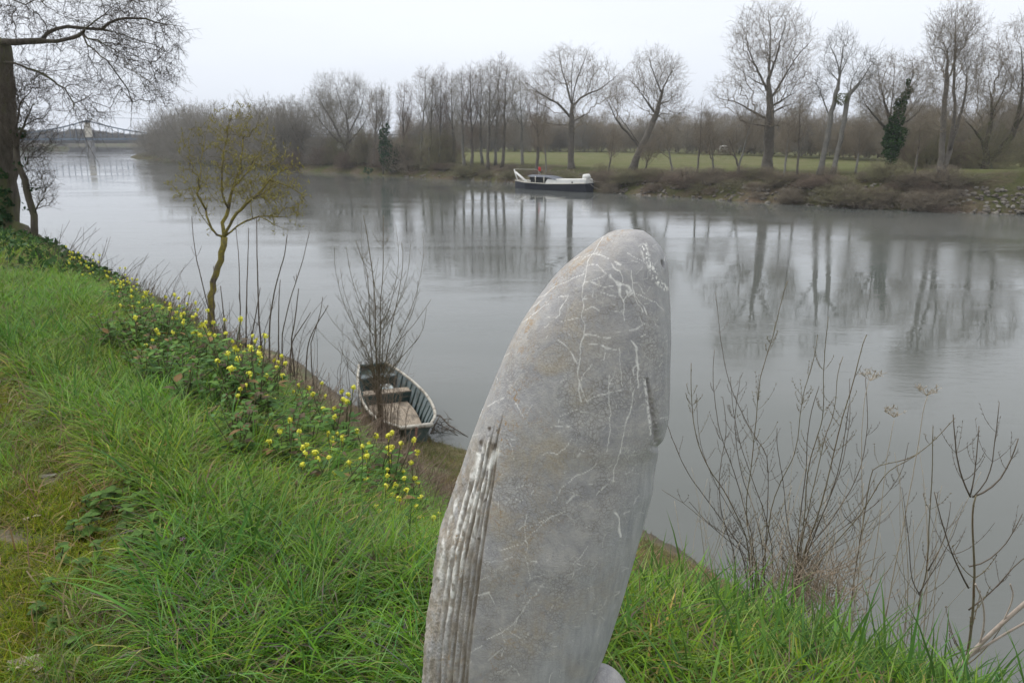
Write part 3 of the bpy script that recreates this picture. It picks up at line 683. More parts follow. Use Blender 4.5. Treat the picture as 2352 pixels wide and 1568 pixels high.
for lab, grp, lst in zones:
    for px, inl, sc, k in lst:
        l2, g2 = lab, grp
        if 'brambles' in grp:
            wh = [(1440, 'between the barge and the leaning oak'), (1600, 'just right of the leaning oak'), (1720, 'left of the tallest oak'), (1830, 'at the foot of the tallest oak'), (1960, 'below the mistletoe poplars'), (2090, 'below the ivy-clad oak'), (9999, 'below the three-stemmed poplar')]
            t2 = [t for m_, t in wh if px < m_][0]; l2 = 'low brown bramble bush on the stony bank ' + t2; g2 = 'brambles ' + t2
        elif 'left tip' in grp:
            t2 = 'at the very tip' if px < 400 else ('behind the yellow-lichened tree' if px < 560 else 'left of the round-crowned trees'); l2 = 'grey bare bush in the far bank thicket ' + t2; g2 = 'thicket bushes ' + t2
        elif 'trees left' in grp:
            t2 = 'under the smaller grey tree' if px < 740 else ('under the broad round-crowned tree' if px < 850 else 'around the dark evergreens'); l2 = 'brown bare bush on the far bank ' + t2; g2 = 'brown bushes ' + t2
        low_ = 'bramble' in grp or 'scrub' in grp
        place_bush(px, inl, sc, k, rb.uniform(0, 6.28), l2, g2, rb.uniform(1.2, 2.4) if low_ else 1, rb.uniform(.45, 1.0) if low_ else 1)

# riprap stones along the far waterline
def stone_mesh(seed, mat):
    rng = np.random.default_rng(seed); g = Geo(); nu, nv = 7, 5
    V = [[0, 0, 1.0]]
    for i in range(1, nv-1):
        for j in range(nu):
            th = math.pi*i/(nv-1); ph = 2*math.pi*j/nu; V.append([math.sin(th)*math.cos(ph), math.sin(th)*math.sin(ph), math.cos(th)])
    V.append([0, 0, -1]); V = np.array(V)*(1 + rng.normal(0, .16, (len(V), 1)))*[1, .75, .6]
    T = []; 
    for j in range(nu):
        a = 1 + j; b_ = 1 + (j+1) % nu; T.append([0, a, b_])
        for i in range(nv-3):
            T += [[a + i*nu, a + (i+1)*nu, b_ + (i+1)*nu], [a + i*nu, b_ + (i+1)*nu, b_ + i*nu]]
        T.append([len(V)-1, b_ + (nv-3)*nu, a + (nv-3)*nu])
    g.add(V, T=T); return g.mesh('stone', mat, smooth=False)
M_rip = [mottled('riprap_a', (.10, .088, .075), (.20, .18, .15), 2, .9, .3, .05), mottled('riprap_b', (.14, .13, .11), (.27, .25, .215), 2, .9, .3, .05), mottled('riprap_c', (.07, .06, .05), (.15, .13, .11), 2, .9, .3, .05)]
stones = [stone_mesh(i, M_rip[i % 3]) for i in range(9)]
rs = random.Random(9); cand = []
for i in range(len(shore)-1):
    pxx = project(np.array([shore[i][0], shore[i][1], 0.]))[0]
    if not (940 < pxx < 2520): continue
    dens = np.interp(pxx, [940, 1340, 1700, 2150, 2352], [8, 18, 30, 40, 50])
    for k in range(int(dens)):
        f = rs.random(); a = rs.uniform(-.4, 3.6 if pxx < 2150 else 2.9)**1
        p = shore[i]*(1-f) + shore[i+1]*f; aa = a + shore_wob(i)*(1-f) + shore_wob(i+1)*f
        x = p[0] + N2[0]*aa; y = p[1] + N2[1]*aa; z = float(np.interp(a, offs, prof))*(tops[i]*(1-f) + tops[i+1]*f)
        cand.append((x, y, z + .02, rs.uniform(.13, .30) if a < 2.5 else rs.uniform(.10, .22)))
cand.sort(key=lambda c: -c[3]/math.hypot(c[0], c[1]))
rest = Geo()
inview = [c for c in cand if project(np.array(c[:3]))[0] < 2400]; outv = [c for c in cand if c not in set(inview)]
for i, c in enumerate(inview[:300]):
    o_ = link(stones[i % 9], 'stone', far_bank, c[:3]); o_.scale = (c[3],)*3; o_.rotation_euler = (rs.uniform(-.4, .4), rs.uniform(-.4, .4), rs.uniform(0, 6.28))
for i, c in enumerate(inview[300:] + outv):
    me = stones[i % 9]; V = np.empty(len(me.vertices)*3); me.vertices.foreach_get('co', V); V = V.reshape(-1, 3)
    R_ = np.array(Euler((rs.uniform(-.4, .4), rs.uniform(-.4, .4), rs.uniform(0, 6.28))).to_matrix()); T = [list(p.vertices) for p in me.polygons]
    rest.add((V*c[3]) @ R_.T + c[:3], T=T)
link(rest.mesh('small_stones', M_rip[0], smooth=False), 'small_stones', far_bank, kind='stuff')

# woodland behind the meadow (reads as one mass) and distant shore trees
def wood_src(seed, h_, w_, n, tip=.018):
    rng = np.random.default_rng(seed)
    seeds = [[np.array([0, 0, -.3]), np.array([rng.normal(0, .3), rng.normal(0, .3), h_*.35]), np.array([rng.normal(0, .5), rng.normal(0, .5), h_*.75])]]
    d = norm(rng.normal(0, 1, (n, 3)))*rng.uniform(.2, 1, (n, 1))**.45; cl = d*[w_, w_, h_*.5] + [0, 0, h_*.5]
    G = grow(seeds, cl, max(.2, tip*2), tip, .3, .4, (3, 1.5), rng, 2, lowfree=False)
    g = Geo(); ids = np.nonzero(G['isseed'] == 0)[0]; tube(g, G['P'][ids], G['R'][ids]*.7, 5, c=(.14, .12, .10))
    n_ = len(G['S0']); segs(g, G['S0'], G['S1'], G['Ra'], G['Rb'], 3, c=(.25, .22, .17))
    return g.mesh('wood_tree', M_wood_inst)
dsrc = [wood_src(8, 11, 5.5, 260, .09), wood_src(9, 10, 5, 240, .09)]
wsrc = [wood_src(5, 11, 4.2, 300), wood_src(6, 13, 4.5, 330), wood_src(7, 9, 4.5, 300)]
rng = np.random.default_rng(21); pts = []; sc = []; ti = []
for px in np.linspace(930, 2560, 112):
    for rep in range(3):
        yline = np.interp(px, [900, 1400, 1700, 2000, 2352], [346, 347, 352, 362, 369])
        zt = np.interp(px, [900, 1400, 2000, 2352], [2.0, 2.25, 2.9, 3.1])
        p = PZ(px + rng.uniform(-8, 8), yline, zt); k = 1 + rng.uniform(0, .12)*rep + rng.uniform(0, .05); p[:2] *= k; p[2] = zt
        D = np.linalg.norm(p[:2])
        topy = np.interp(px, [900, 1000, 1300, 1500, 1700, 1900, 2100, 2352], [270, 275, 272, 278, 268, 272, 272, 270]) + rng.uniform(-8, 24)
        H = (yline - topy)/F*D
        pts.append(p); sc.append(H/11.5); v_ = rng.uniform(.8, 1.15); r_ = rng.uniform(-.07, .07); ti.append((v_*(1 + r_), v_, v_*(1 - r_*1.5)))
n_ = len(pts)
scatter('woodland', wsrc, pts, np.c_[np.zeros(n_), np.zeros(n_), rng.uniform(0, 6.28, n_)], sc, rng.integers(0, 3, n_), ti, M_wood_inst)
pts = []; sc = []
for px in np.linspace(-200, 700, 260):
    for r in range(3):
        p = PZ(px + rng.uniform(-4, 4), 331.5, 1.0); p = p*[1.012 + .05*r, 1.012 + .05*r, 1]; p[2] = 1.5
        hpx = np.interp(px, [-200, 60, 150, 180, 300, 700], [30, 28, 22, 30, 18, 22]) + rng.uniform(-4, 4); pts.append(p); sc.append(max(6, hpx)/F*p[1]/11.5)
for px in np.linspace(-60, 92, 14):
    p = PZ(px, 345, 0); p[2] = .2; pts.append(p); sc.append(rng.uniform(.15, .28))
n_ = len(pts)
scatter('distant_trees', dsrc, pts, np.c_[np.zeros(n_), np.zeros(n_), rng.uniform(0, 6.28, n_)], sc, rng.integers(0, 2, n_), np.full((n_, 3), .7), M_wood_inst)
g = Geo(); sp = PZ(30, 345, 0)
a = [PZ(x, y, 0) for x, y in ((-500, 362), (-80, 350), (60, 346), (95, 344))]; rows = []
for p in a:
    for of, z in ((-2, -.3), (2, .6), (8, 1.2), (20, 1.2), (24, -.3)): rows.append([p[0], p[1] + of, z])
ii, jj = np.meshgrid(np.arange(3), np.arange(4), indexing='ij')
g.add(rows, np.stack([ii*5 + jj, (ii+1)*5 + jj, (ii+1)*5 + jj + 1, ii*5 + jj + 1], -1).reshape(-1, 4))
link(g.mesh('river_spit', M_far, attrs={'meadow': np.full(20, .3)}), 'river_spit', kind='structure')

# two pale camper vans / white shapes behind the meadow trees
M_white = mottled('white_paint', (.62, .62, .60), (.74, .74, .72), 1.5, .5, .02)
M_glassd = mottled('dark_glass', (.03, .035, .04), (.05, .055, .06), 1, .15, 0)
M_tyre = mottled('tyre', (.02, .02, .02), (.035, .035, .035), 5, .8, 0)
for px, lab in ((1661, 'small white caravan half hidden by twigs beyond the meadow, left one'), (1712, 'longer white caravan half hidden beyond the meadow, right one')):
    zt = 2.55; p = PZ(px, 351, zt)*[1, 1, 1]; L_ = 2.6 if px < 1700 else 4.6
    root = thing('caravan', lab, 'caravan', p); root.scale = (.6, .6, .6)
    g = Geo(); tube(g, [(-L_/2, 0, 1.35), (-L_/2 + .25, 0, 1.35), (L_/2 - .25, 0, 1.35), (L_/2, 0, 1.35)], [.8, 1.1, 1.1, .8], 10); link(g.mesh('body', M_white), 'body', root)
    for sgn in (-1, 1):
        g = Geo(); box(g, sgn*L_*.22, -1.06, 1.7, .9, .06, .5); link(g.mesh('window', M_glassd), 'window', root)
        g = Geo(); tube(g, [(sgn*.45, -.98, .3), (sgn*.45, -.75, .3)], .3, 12); link(g.mesh('wheel', M_tyre), 'wheel', root)

# ------------------------------------------------------------------ suspension bridge
M_conc = mottled('bridge_stone', (.52, .48, .40), (.66, .61, .52), .6, .9, .2, .05)
M_concd = mottled('bridge_pier_stone', (.20, .20, .20), (.32, .31, .30), .6, .9, .2, .05)
M_steel = mottled('bridge_steel', (.10, .14, .18), (.16, .20, .25), .6, .6, .05)
base = PZ(209, 349, 0); bY = base[1]
bridge = thing('suspension_bridge', 'far suspension bridge with one pale stone tower crossing the river in the haze', 'bridge', base, None, math.radians(27))
sc_ = bY/F
hz = lambda py: PY(205, py, bY)[2]
def lp(px, z, dy=0): # local point
    p = PY(px, 316, bY + dy); return np.array([p[0] - base[0], dy, z])
dz = hz(317)
for sx in (-1, 1):
    g = Geo(); x0 = lp(200, 0)[0] if False else 0
    for k, (z0, z1, w0, w1) in enumerate(((dz + .3, hz(282), 1.25, .95),)):
        V = []
        for z, w_ in ((z0, w0), (z1, w1)):
            cy = sx*3.2
            V += [[-w_, cy - .9, z], [w_, cy - .9, z], [w_, cy + .9, z], [-w_, cy + .9, z]]
        g.add(V, [[0, 1, 5, 4], [1, 2, 6, 5], [2, 3, 7, 6], [3, 0, 4, 7], [4, 5, 6, 7]])
    link(g.mesh('tower_leg', M_conc, smooth=False), 'tower_leg', bridge)
g = Geo(); box(g, 0, 0, hz(280), 2.3, 8.6, hz(278) - hz(282)); link(g.mesh('tower_cap', M_steel, smooth=False), 'tower_cap', bridge)
g = Geo(); tube(g, [(0, -5.0, -.5), (0, 5.0, -.5)], 0.01, 4)
V = []; nn = 12
for z, w_ in ((-.5, 1.7), (dz*.5, 1.55), (dz - .8, 1.4)):
    for k in range(nn):
        a = 2*math.pi*k/nn; V.append([w_*math.cos(a), 5.6*math.sin(a), z])
Q = [[r*nn + k, r*nn + (k+1) % nn, (r+1)*nn + (k+1) % nn, (r+1)*nn + k] for r in range(2) for k in range(nn)]
g = Geo(); g.add(V, Q); link(g.mesh('pier', M_concd), 'pier', bridge)
xl, xr = -260, 300
g = Geo(); box(g, (xl+xr)/2, 0, dz - .45, xr - xl, 6.5, .7); link(g.mesh('deck', M_steel, smooth=False), 'deck', bridge)
cabz = hz(277)
for sy in (-2.9, 2.9):
    g = Geo()
    for sgn, end in ((1, 30), (-1, -30)):
        q = np.linspace(0, 1, 16); pp = np.c_[q*end, np.full(16, sy), cabz - (cabz - dz - 1.2)*(1 - (1-q)**2)]; tube(g, pp, .2, 5)
        q2 = np.linspace(0, 1, 16); pp = np.c_[end + q2*(xr - 30 if sgn > 0 else xl + 30), np.full(16, sy), dz + 1.2 + q2*0]; tube(g, pp, .2, 5)
    link(g.mesh('cable', M_steel), 'cable', bridge)
    g = Geo()
    for x in np.arange(-30, 30.1, 2.0):
        if abs(x) < 2: continue
        q = abs(x)/30; z = cabz - (cabz - dz - 1.2)*(1 - (1-q)**2) if q < 1 else dz + 1.2
        segs(g, [(x, sy, dz)], [(x, sy, z)], .08, .08)
    o_ = link(g.mesh('hangers', M_steel), 'hangers', bridge, kind='stuff')
    g = Geo(); 
    segs(g, [(xl, sy, dz + 1.0)], [(xr, sy, dz + 1.0)], .06, .06)
    xs = np.arange(xl, xr, 2.0); segs(g, np.c_[xs, np.full(len(xs), sy), np.full(len(xs), dz)], np.c_[xs, np.full(len(xs), sy), np.full(len(xs), dz + 1.0)], .05, .05)
    link(g.mesh('railing', M_steel), 'railing', bridge)
g = Geo(); p0 = PY(205, 268, bY + 60); p1 = PY(760, 268, 300.); q = np.linspace(0, 1, 12); pp = p0*(1 - q[:, None]) + p1*q[:, None]; pp[:, 2] -= 1.2*4*q*(1-q); tube(g, pp, .07, 4)
tag(link(g.mesh('power_line', M_steel), 'power_line'), 'thin overhead wire running right from the bridge tower to the trees', 'wire')

# ------------------------------------------------------------------ moored barge on the far side
PL = PZ(1186, 431.5, 0); PR = PZ(1354, 441.6, 0); dv = PR - PL; Lb = float(np.linalg.norm(dv)); rzb = math.atan2(dv[1], dv[0])
barge = thing('river_barge', 'black-hulled river barge with a white stern cabin moored on the far bank', 'boat', (PL + PR)/2, None, rzb)
M_hullb = mottled('barge_black', (.018, .02, .03), (.035, .038, .05), 1.2, .45, .05)
M_cream = mottled('barge_trim', (.42, .40, .35), (.58, .56, .50), 3, .6, .05)
M_canvas = mottled('canopy_canvas', (.085, .095, .115), (.15, .16, .185), 2, .7, .1)
M_dark = mottled('cabin_dark', (.015, .017, .018), (.035, .036, .035), 2, .7, .05)
hs = np.linspace(0, 1, 21); bw = .95*np.clip(np.minimum((hs + .02)/.22, 1)**.6, .12, 1)*np.interp(hs, [0, .8, 1], [1, 1, .82])
sh = np.interp(hs, [0, .2, .5, .75, 1], [.86, .74, .70, .80, .95]); X_ = (hs - .5)*Lb
V = []
for i in range(21):
    for yy, zz in ((-bw[i]*.8, -.25), (-bw[i], sh[i]), (bw[i], sh[i]), (bw[i]*.8, -.25)): V.append([X_[i], yy, zz])
Q = [[i*4 + k, (i+1)*4 + k, (i+1)*4 + (k+1) % 4, i*4 + (k+1) % 4] for i in range(20) for k in (0, 2, 3)] + [[0, 1, 2, 3], [80, 83, 82, 81]]
g = Geo(); g.add(V, Q); link(g.mesh('hull', M_hullb, smooth=False), 'hull', barge)
g = Geo(); g.add([[X_[i], s_*bw[i]*.98, sh[i] - .06] for i in range(21) for s_ in (-1, 1)], [[2*i, 2*i+2, 2*i+3, 2*i+1] for i in range(20)])
link(g.mesh('deck', M_cream, smooth=False), 'deck', barge)
for s_ in (-1, 1):
    g = Geo(); tube(g, [[X_[i], s_*bw[i], sh[i] + .02] for i in range(21)], .055, 6); link(g.mesh('rubbing_strake', M_cream), 'rubbing_strake', barge)
xa = lambda px: (px - 1185)/(1354 - 1185)*Lb - Lb/2
g = Geo(); x0, x1 = xa(1270), xa(1353); V = []
for x, hh, ww in ((x0 - .35, .2, .8), (x0, .66, .82), ((x0+x1)/2, .72, .84), (x1 - .2, .84, .74), (x1, .80, .66)):
    z0 = .6; V += [[x, -ww, z0], [x, -ww*.96, z0 + hh*.93], [x, -ww*.8, z0 + hh], [x, ww*.8, z0 + hh], [x, ww*.96, z0 + hh*.93], [x, ww, z0]]
Q = [[i*6 + k, (i+1)*6 + k, (i+1)*6 + k + 1, i*6 + k + 1] for i in range(4) for k in range(5)]; g.add(V, Q, [[0, 1, 2], [0, 2, 3], [0, 3, 4], [0, 4, 5], [24, 26, 25], [24, 27, 26], [24, 28, 27], [24, 29, 28]])
link(g.mesh('cabin', M_white, smooth=False), 'cabin', barge)
g = Geo(); tube(g, [(x1 - .75, 0, 1.42), (x1 - .7, 0, 1.62), (x1 - .1, 0, 1.72), (x1, 0, 1.5)], [.2, .28, .24, .2], 8); link(g.mesh('stern_locker', M_white), 'stern_locker', barge)
g = Geo(); tube(g, [(xa(1327), -.85, 1.0), (xa(1327), -.9, 1.0)], .1, 10); link(g.mesh('porthole', M_glassd), 'porthole', barge)
c0, c1 = xa(1226), xa(1274)
g = Geo(); box(g, (c0+c1)/2, 0, .98, c1 - c0, 1.15, .75); link(g.mesh('wheelhouse', M_dark, smooth=False), 'wheelhouse', barge)
g = Geo(); V = []
for x in np.linspace(c0 - .1, xa(1292), 6):
    for k in range(7):
        a = math.pi*k/6; V.append([x, -.85*math.cos(a), 1.42 + .2*math.sin(a) - (max(0, x - c1)*.25)])
g.add(V, [[i*7 + k, (i+1)*7 + k, (i+1)*7 + k + 1, i*7 + k + 1] for i in range(5) for k in range(6)]); link(g.mesh('canopy', M_canvas), 'canopy', barge)
for px in (1243, 1263):
    g = Geo(); box(g, xa(px), -.84, 1.05, .09, .05, .85); link(g.mesh('canopy_post', M_cream), 'canopy_post', barge)
for a_, b_, r_ in (((1181, 390), (1191, 420), .07), ((1185, 397), (1216, 420), .13)):
    g = Geo(); k_ = 90/F; tube(g, [(xa(a_[0]) - .0, -.1, .65 + (420 - a_[1])*k_), (xa(b_[0]), -.1, .6)], r_, 8); link(g.mesh('spar', M_white), 'spar', barge)
g = Geo(); tube(g, [(xa(1216), -.7, .6), (xa(1216), -.7, 1.0), (xa(1229), -.7, 1.0), (xa(1229), -.7, .6)], .035, 5); link(g.mesh('railing', M_white), 'railing', barge)
g = Geo(); tube(g, [(xa(1181), -.1, 2.15), (xa(1232), .2, 2.2), (xa(1242), .2, 1.65)], .02, 4); link(g.mesh('rigging', M_cream), 'rigging', barge)
M_red = mottled('red_fabric', (.45, .02, .02), (.6, .03, .03), 3, .6, .05)
g = Geo(); fx = xa(1238)
g.add([[fx - .17, .2, 2.05], [fx + .17, .24, 2.02], [fx + .2, .18, 2.45], [fx - .15, .2, 2.5], [fx - .17, .23, 2.05], [fx + .17, .27, 2.02], [fx + .2, .21, 2.45], [fx - .15, .23, 2.5]], [[0, 1, 2, 3], [7, 6, 5, 4], [0, 4, 5, 1], [1, 5, 6, 2], [2, 6, 7, 3], [3, 7, 4, 0]]); link(g.mesh('flag', M_red, smooth=False), 'flag', barge)
g = Geo(); segs(g, [(fx, .22, .9)], [(fx - .18, .22, 2.5)], .03, .02, 5); link(g.mesh('flag_staff', M_cream), 'flag_staff', barge)
pe = PY(1425, 398, shore_dist(1420) + 4); ps = np.array(barge.matrix_basis @ Vector((x1, 0, 1.3)))
for k, (a_, lab) in enumerate(((0, 'upper mooring rope from the barge stern to the far bank'), (-.6, 'lower mooring rope sagging from the barge stern'))):
    q = np.linspace(0, 1, 10)[:, None]; pp = (ps + [0, 0, a_*.5])*(1-q) + (pe + [0, 0, a_])*q; pp[:, 2:] -= .5*4*q*(1-q)*(1 + k)
    g = Geo(); tube(g, pp, .025, 4); tag(link(g.mesh('mooring_rope', M_cream), 'mooring_rope'), lab, 'rope')

# ------------------------------------------------------------------ rowing boat on the near shore
PF = PZ(856, 838, .46); PN = PZ(958, 985, .52); dv = PN - PF; L_ = float(np.linalg.norm(dv[:2])); rz = math.atan2(dv[1], dv[0])
rb_ = thing('rowing_boat', 'old flat-bottomed green rowing boat half pulled onto the near shore', 'boat', ((PF[0]+PN[0])/2, (PF[1]+PN[1])/2, 0), None, rz)
M_hull = mottled('boat_green_outside', (.045, .065, .06), (.085, .11, .105), 5, .5, .1, .005, None, (.12, .12, .10), 2)
M_in = mottled('boat_grey_inside', (.12, .155, .165), (.19, .225, .235), 4, .6, .1, .005, None, (.09, .105, .10), 3)
M_indark = mottled('boat_dark_green', (.022, .045, .042), (.045, .075, .07), 6, .55, .1, .005)
M_gun = mottled('boat_gunwale', (.36, .34, .29), (.50, .48, .42), 12, .6, .2, .004, None, (.20, .17, .13), 7)
M_floor = mottled('boat_plywood', (.22, .18, .135), (.36, .305, .24), 7, .8, .2, .004, (1, 3, 1), (.13, .11, .085), 3)
M_seat = mottled('boat_seat', (.24, .29, .29), (.36, .41, .41), 8, .6, .1, .004, None, (.20, .18, .15), 3)
nS = 41; q = np.linspace(0, 1, nS)
hw = np.interp(q, [0, .08, .2, .38, .55, .7, .82, .91, .97, 1], [.34, .42, .54, .66, .72, .69, .60, .47, .33, .24]); hw = np.convolve(np.pad(hw, 2, 'edge'), np.ones(5)/5, 'valid')
top = .46 + .02*np.cos(q*3.1) + .12*np.clip((q - .7)/.3, 0, 1)**1.5; bot = -.06 + .30*np.clip((q - .75)/.25, 0, 1)**1.6
xs = (q - .5)*L_; bwid = hw*np.interp(q, [0, .5, 1], [.80, .78, .62])
def shell(off, inner):
    V = []
    for i in range(nS):
        z0 = bot[i] + (.03 if inner else 0)
        V += [[xs[i], -(hw[i]-off), top[i]], [xs[i], -(bwid[i]-off)*1.08, z0 + .16], [xs[i], -(bwid[i]-off), z0], [xs[i], bwid[i]-off, z0], [xs[i], (bwid[i]-off)*1.08, z0 + .16], [xs[i], hw[i]-off, top[i]]]
    Q = [[i*6 + k, (i+1)*6 + k, (i+1)*6 + k + 1, i*6 + k + 1] for i in range(nS-1) for k in range(5)]
    return V, Q
V, Q = shell(0, False); g = Geo(); g.add(V, Q)
b0 = 0; e0 = (nS-1)*6; g.add([V[k] for k in range(6)] + [V[e0+k] for k in range(6)], [[0, 1, 4, 5], [1, 2, 3, 4], [6, 11, 10, 7], [7, 10, 9, 8]])
link(g.mesh('hull', M_hull, smooth=False), 'hull', rb_)
V, Q = shell(.03, True); g = Geo(); g.add(V, Q); g.add([[xs[0] + .03, V[k][1], V[k][2]] for k in range(6)] + [[xs[-1] - .03, V[e0+k][1], V[e0+k][2]] for k in range(6)], [[0, 1, 4, 5], [1, 2, 3, 4], [6, 7, 10, 11], [7, 8, 9, 10]])
link(g.mesh('inner_hull', M_in, smooth=False), 'inner_hull', rb_)
for s_ in (-1, 1):
    g = Geo(); tube(g, [[xs[i], s_*(hw[i] - .012), top[i] + .01] for i in range(nS)], .032, 6); link(g.mesh('gunwale', M_gun), 'gunwale', rb_)
g = Geo(); box(g, xs[-1] - .03, 0, top[-1] + .005, .10, hw[-1]*2 + .08, .06); link(g.mesh('bow_board', M_gun), 'bow_board', rb_)
g = Geo(); box(g, xs[0] + .02, 0, top[0] - .02, .06, hw[0]*2 - .05, .08); link(g.mesh('stern_board', M_indark), 'stern_board', rb_)
for f in np.arange(.10, .97, .065):
    i = f*(nS-1); h_ = np.interp(i, range(nS), hw); bw_ = np.interp(i, range(nS), bwid); tz = np.interp(i, range(nS), top); bz = np.interp(i, range(nS), bot); x = (f - .5)*L_
    for s_ in (-1, 1):
        g = Geo(); tube(g, [[x, s_*(bw_ - .05), bz + .06], [x, s_*(bw_*1.08 - .05), bz + .18], [x, s_*(h_ - .05), tz - .03]], .022, 4); link(g.mesh('rib', M_indark), 'rib', rb_)
# floor planks
def floor_plank(y0f, y1f, f0, f1):
    g = Geo(); fs_ = np.linspace(f0, f1, 14); V = []
    for f in fs_:
        bw_ = np.interp(f, q, bwid) - .07; z = max(np.interp(f, q, bot), -.1) + .13; x = (f - .5)*L_
        V += [[x, bw_*y0f, z], [x, bw_*y1f, z], [x, bw_*y1f, z - .02], [x, bw_*y0f, z - .02]]
    Q = [[i*4 + k, (i+1)*4 + k, (i+1)*4 + (k+1) % 4, i*4 + (k+1) % 4] for i in range(13) for k in range(4)] + [[0, 1, 2, 3], [52, 55, 54, 53]]
    g.add(V, Q); link(g.mesh('floor_board', M_floor, smooth=False), 'floor_board', rb_)
for a_, b_ in ((-1, .16), (.175, .50), (.515, 1.0)): floor_plank(a_, b_, .385, .955)
floor_plank(-1, 1, .05, .365)
def thwart(f0, f1, z, mat, y0=-1, y1=1, name='seat', th=.03):
    g = Geo(); V = []
    for f in (f0, f1):
        h_ = np.interp(f, q, hw)*.93; x = (f - .5)*L_; V += [[x, h_*y0, z], [x, h_*y1, z], [x, h_*y1, z - th], [x, h_*y0, z - th]]
    g.add(V, [[0, 1, 5, 4], [1, 2, 6, 5], [2, 3, 7, 6], [3, 0, 4, 7], [0, 3, 2, 1], [4, 5, 6, 7]]); link(g.mesh(name, mat, smooth=False), name, rb_)
thwart(.0, .10, .36, M_indark, name='stern_seat'); thwart(.10, .155, .37, M_in); thwart(.152, .16, .34, M_indark, th=.3, name='seat_board')
thwart(.315, .375, .30, M_floor); thwart(.372, .38, .27, M_indark, th=.25, name='seat_board')
thwart(.215, .295, .27, M_seat, -.05, .42, 'locker_lid'); thwart(.215, .295, .25, M_indark, -.10, .5, 'locker', .2)
M_rust = mottled('rusty_iron', (.075, .04, .03), (.17, .085, .055), 30, .85, .3, .002)
bow = np.array(rb_.matrix_basis @ Vector((xs[-1], 0, top[-1]))); end = GP(943, 1090); end2 = GP(941, 1050, 8)
g = Geo()
def chain(g, a_, b_, sag, n):
    q_ = np.linspace(0, 1, n); P_ = a_*(1 - q_[:, None]) + b_*q_[:, None]; P_[:, 2] -= sag*4*q_*(1-q_)
    for i in range(n-1):
        c = (P_[i] + P_[i+1])/2; d = P_[i+1] - P_[i]; l = np.linalg.norm(d)*.72; d = d/np.linalg.norm(d); u = np.cross(d, [.3, .8, .5]); u /= np.linalg.norm(u)
        if i % 2: u = np.cross(d, u)
        a = np.linspace(0, 2*math.pi, 8); pp = c + np.cos(a)[:, None]*d*l + np.sin(a)[:, None]*u*.024; tube(g, pp, .010, 4, cap=False)
e2 = np.array([bow[0] + .15, bow[1] - 2.6, 0.]); e2[2] = float(gz(e2[0], e2[1])) + .02
chain(g, bow + [0, -.03, 0], e2, .12, 60); chain(g, bow + [-.12, 0, 0], bow + [.03, -.08, -.38], .22, 14)
tag(link(g.mesh('mooring_chain', M_rust), 'mooring_chain'), 'rusty chain hanging from the rowing boat bow down to the shore', 'chain')

# drowned branch with netting beside the boat
rng = np.random.default_rng(31); g = Geo()
pa = PZ(992, 953, .15); pb = PZ(1030, 975, .05); pc = PZ(1075, 1003, .0); tube(g, [pa, (pa + pb)/2 + [0, 0, .1], pb, pc], [.02, .016, .014, .008], 5)
tube(g, [PZ(990, 995, .0), PZ(1003, 968, .12), PZ(1010, 955, .2)], [.02, .015, .01], 5)
tube(g, [PZ(1004, 972, .1), PZ(1030, 985, .05), PZ(1052, 1000, .0)], [.012, .01, .006], 5)
for i in range(50):
    a_ = PZ(rng.uniform(995, 1045), rng.uniform(962, 992), rng.uniform(0, .2)); segs(g, [a_], [a_ + rng.normal(0, .14, 3)*[1, 1, .5]], .006, .003)
tag(link(g.mesh('driftwood_branch', M_shoot), 'driftwood_branch'), 'dark tangled dead branch lying in the water beside the rowing boat bow', 'branch')

# ------------------------------------------------------------------ stone sculpture
YS = 1.62
Lp = np.array([(1443, 527), (1418, 529), (1398, 536), (1370, 554), (1335, 582), (1300, 610), (1268, 642), (1240, 680), (1200, 738), (1168, 798), (1142, 860), (1115, 925), (1092, 985), (1070, 1045), (1047, 1110), (1026, 1172), (1010, 1215), (1003, 1270), (994, 1330), (984, 1395), (976, 1450), (971, 1568), (968, 1700), (966, 1900)], float)
Rp = np.array([(1447, 527), (1478, 530), (1502, 546), (1520, 570), (1530, 600), (1535, 640), (1537, 700), (1538, 800), (1536, 880), (1533, 940), (1524, 985), (1511, 1018), (1506, 1050), (1496, 1110), (1478, 1185), (1455, 1265), (1432, 1345), (1408, 1425), (1384, 1490), (1366, 1530), (1352, 1568), (1325, 1700), (1320, 1900)], float)
zL = np.array([PY(x, y, YS)[2] for x, y in Lp]); xL = np.array([PY(x, y, YS)[0] for x, y in Lp])
zR = np.array([PY(x, y, YS)[2] for x, y in Rp]); xR = np.array([PY(x, y, YS)[0] for x, y in Rp])
ztop = zL[0]; zbot = 4.3
nr = 640; f_ = np.linspace(0, 1, nr); fz = np.where(f_ < .12, f_, f_); zz = ztop - (ztop - zbot)*(f_**1.15)
# denser rows near the cap
def itp(zq, z, x): o_ = np.argsort(z); return np.interp(zq, z[o_], x[o_])
xl_ = itp(zz, zL, xL); xr_ = itp(zz, zR, xR)
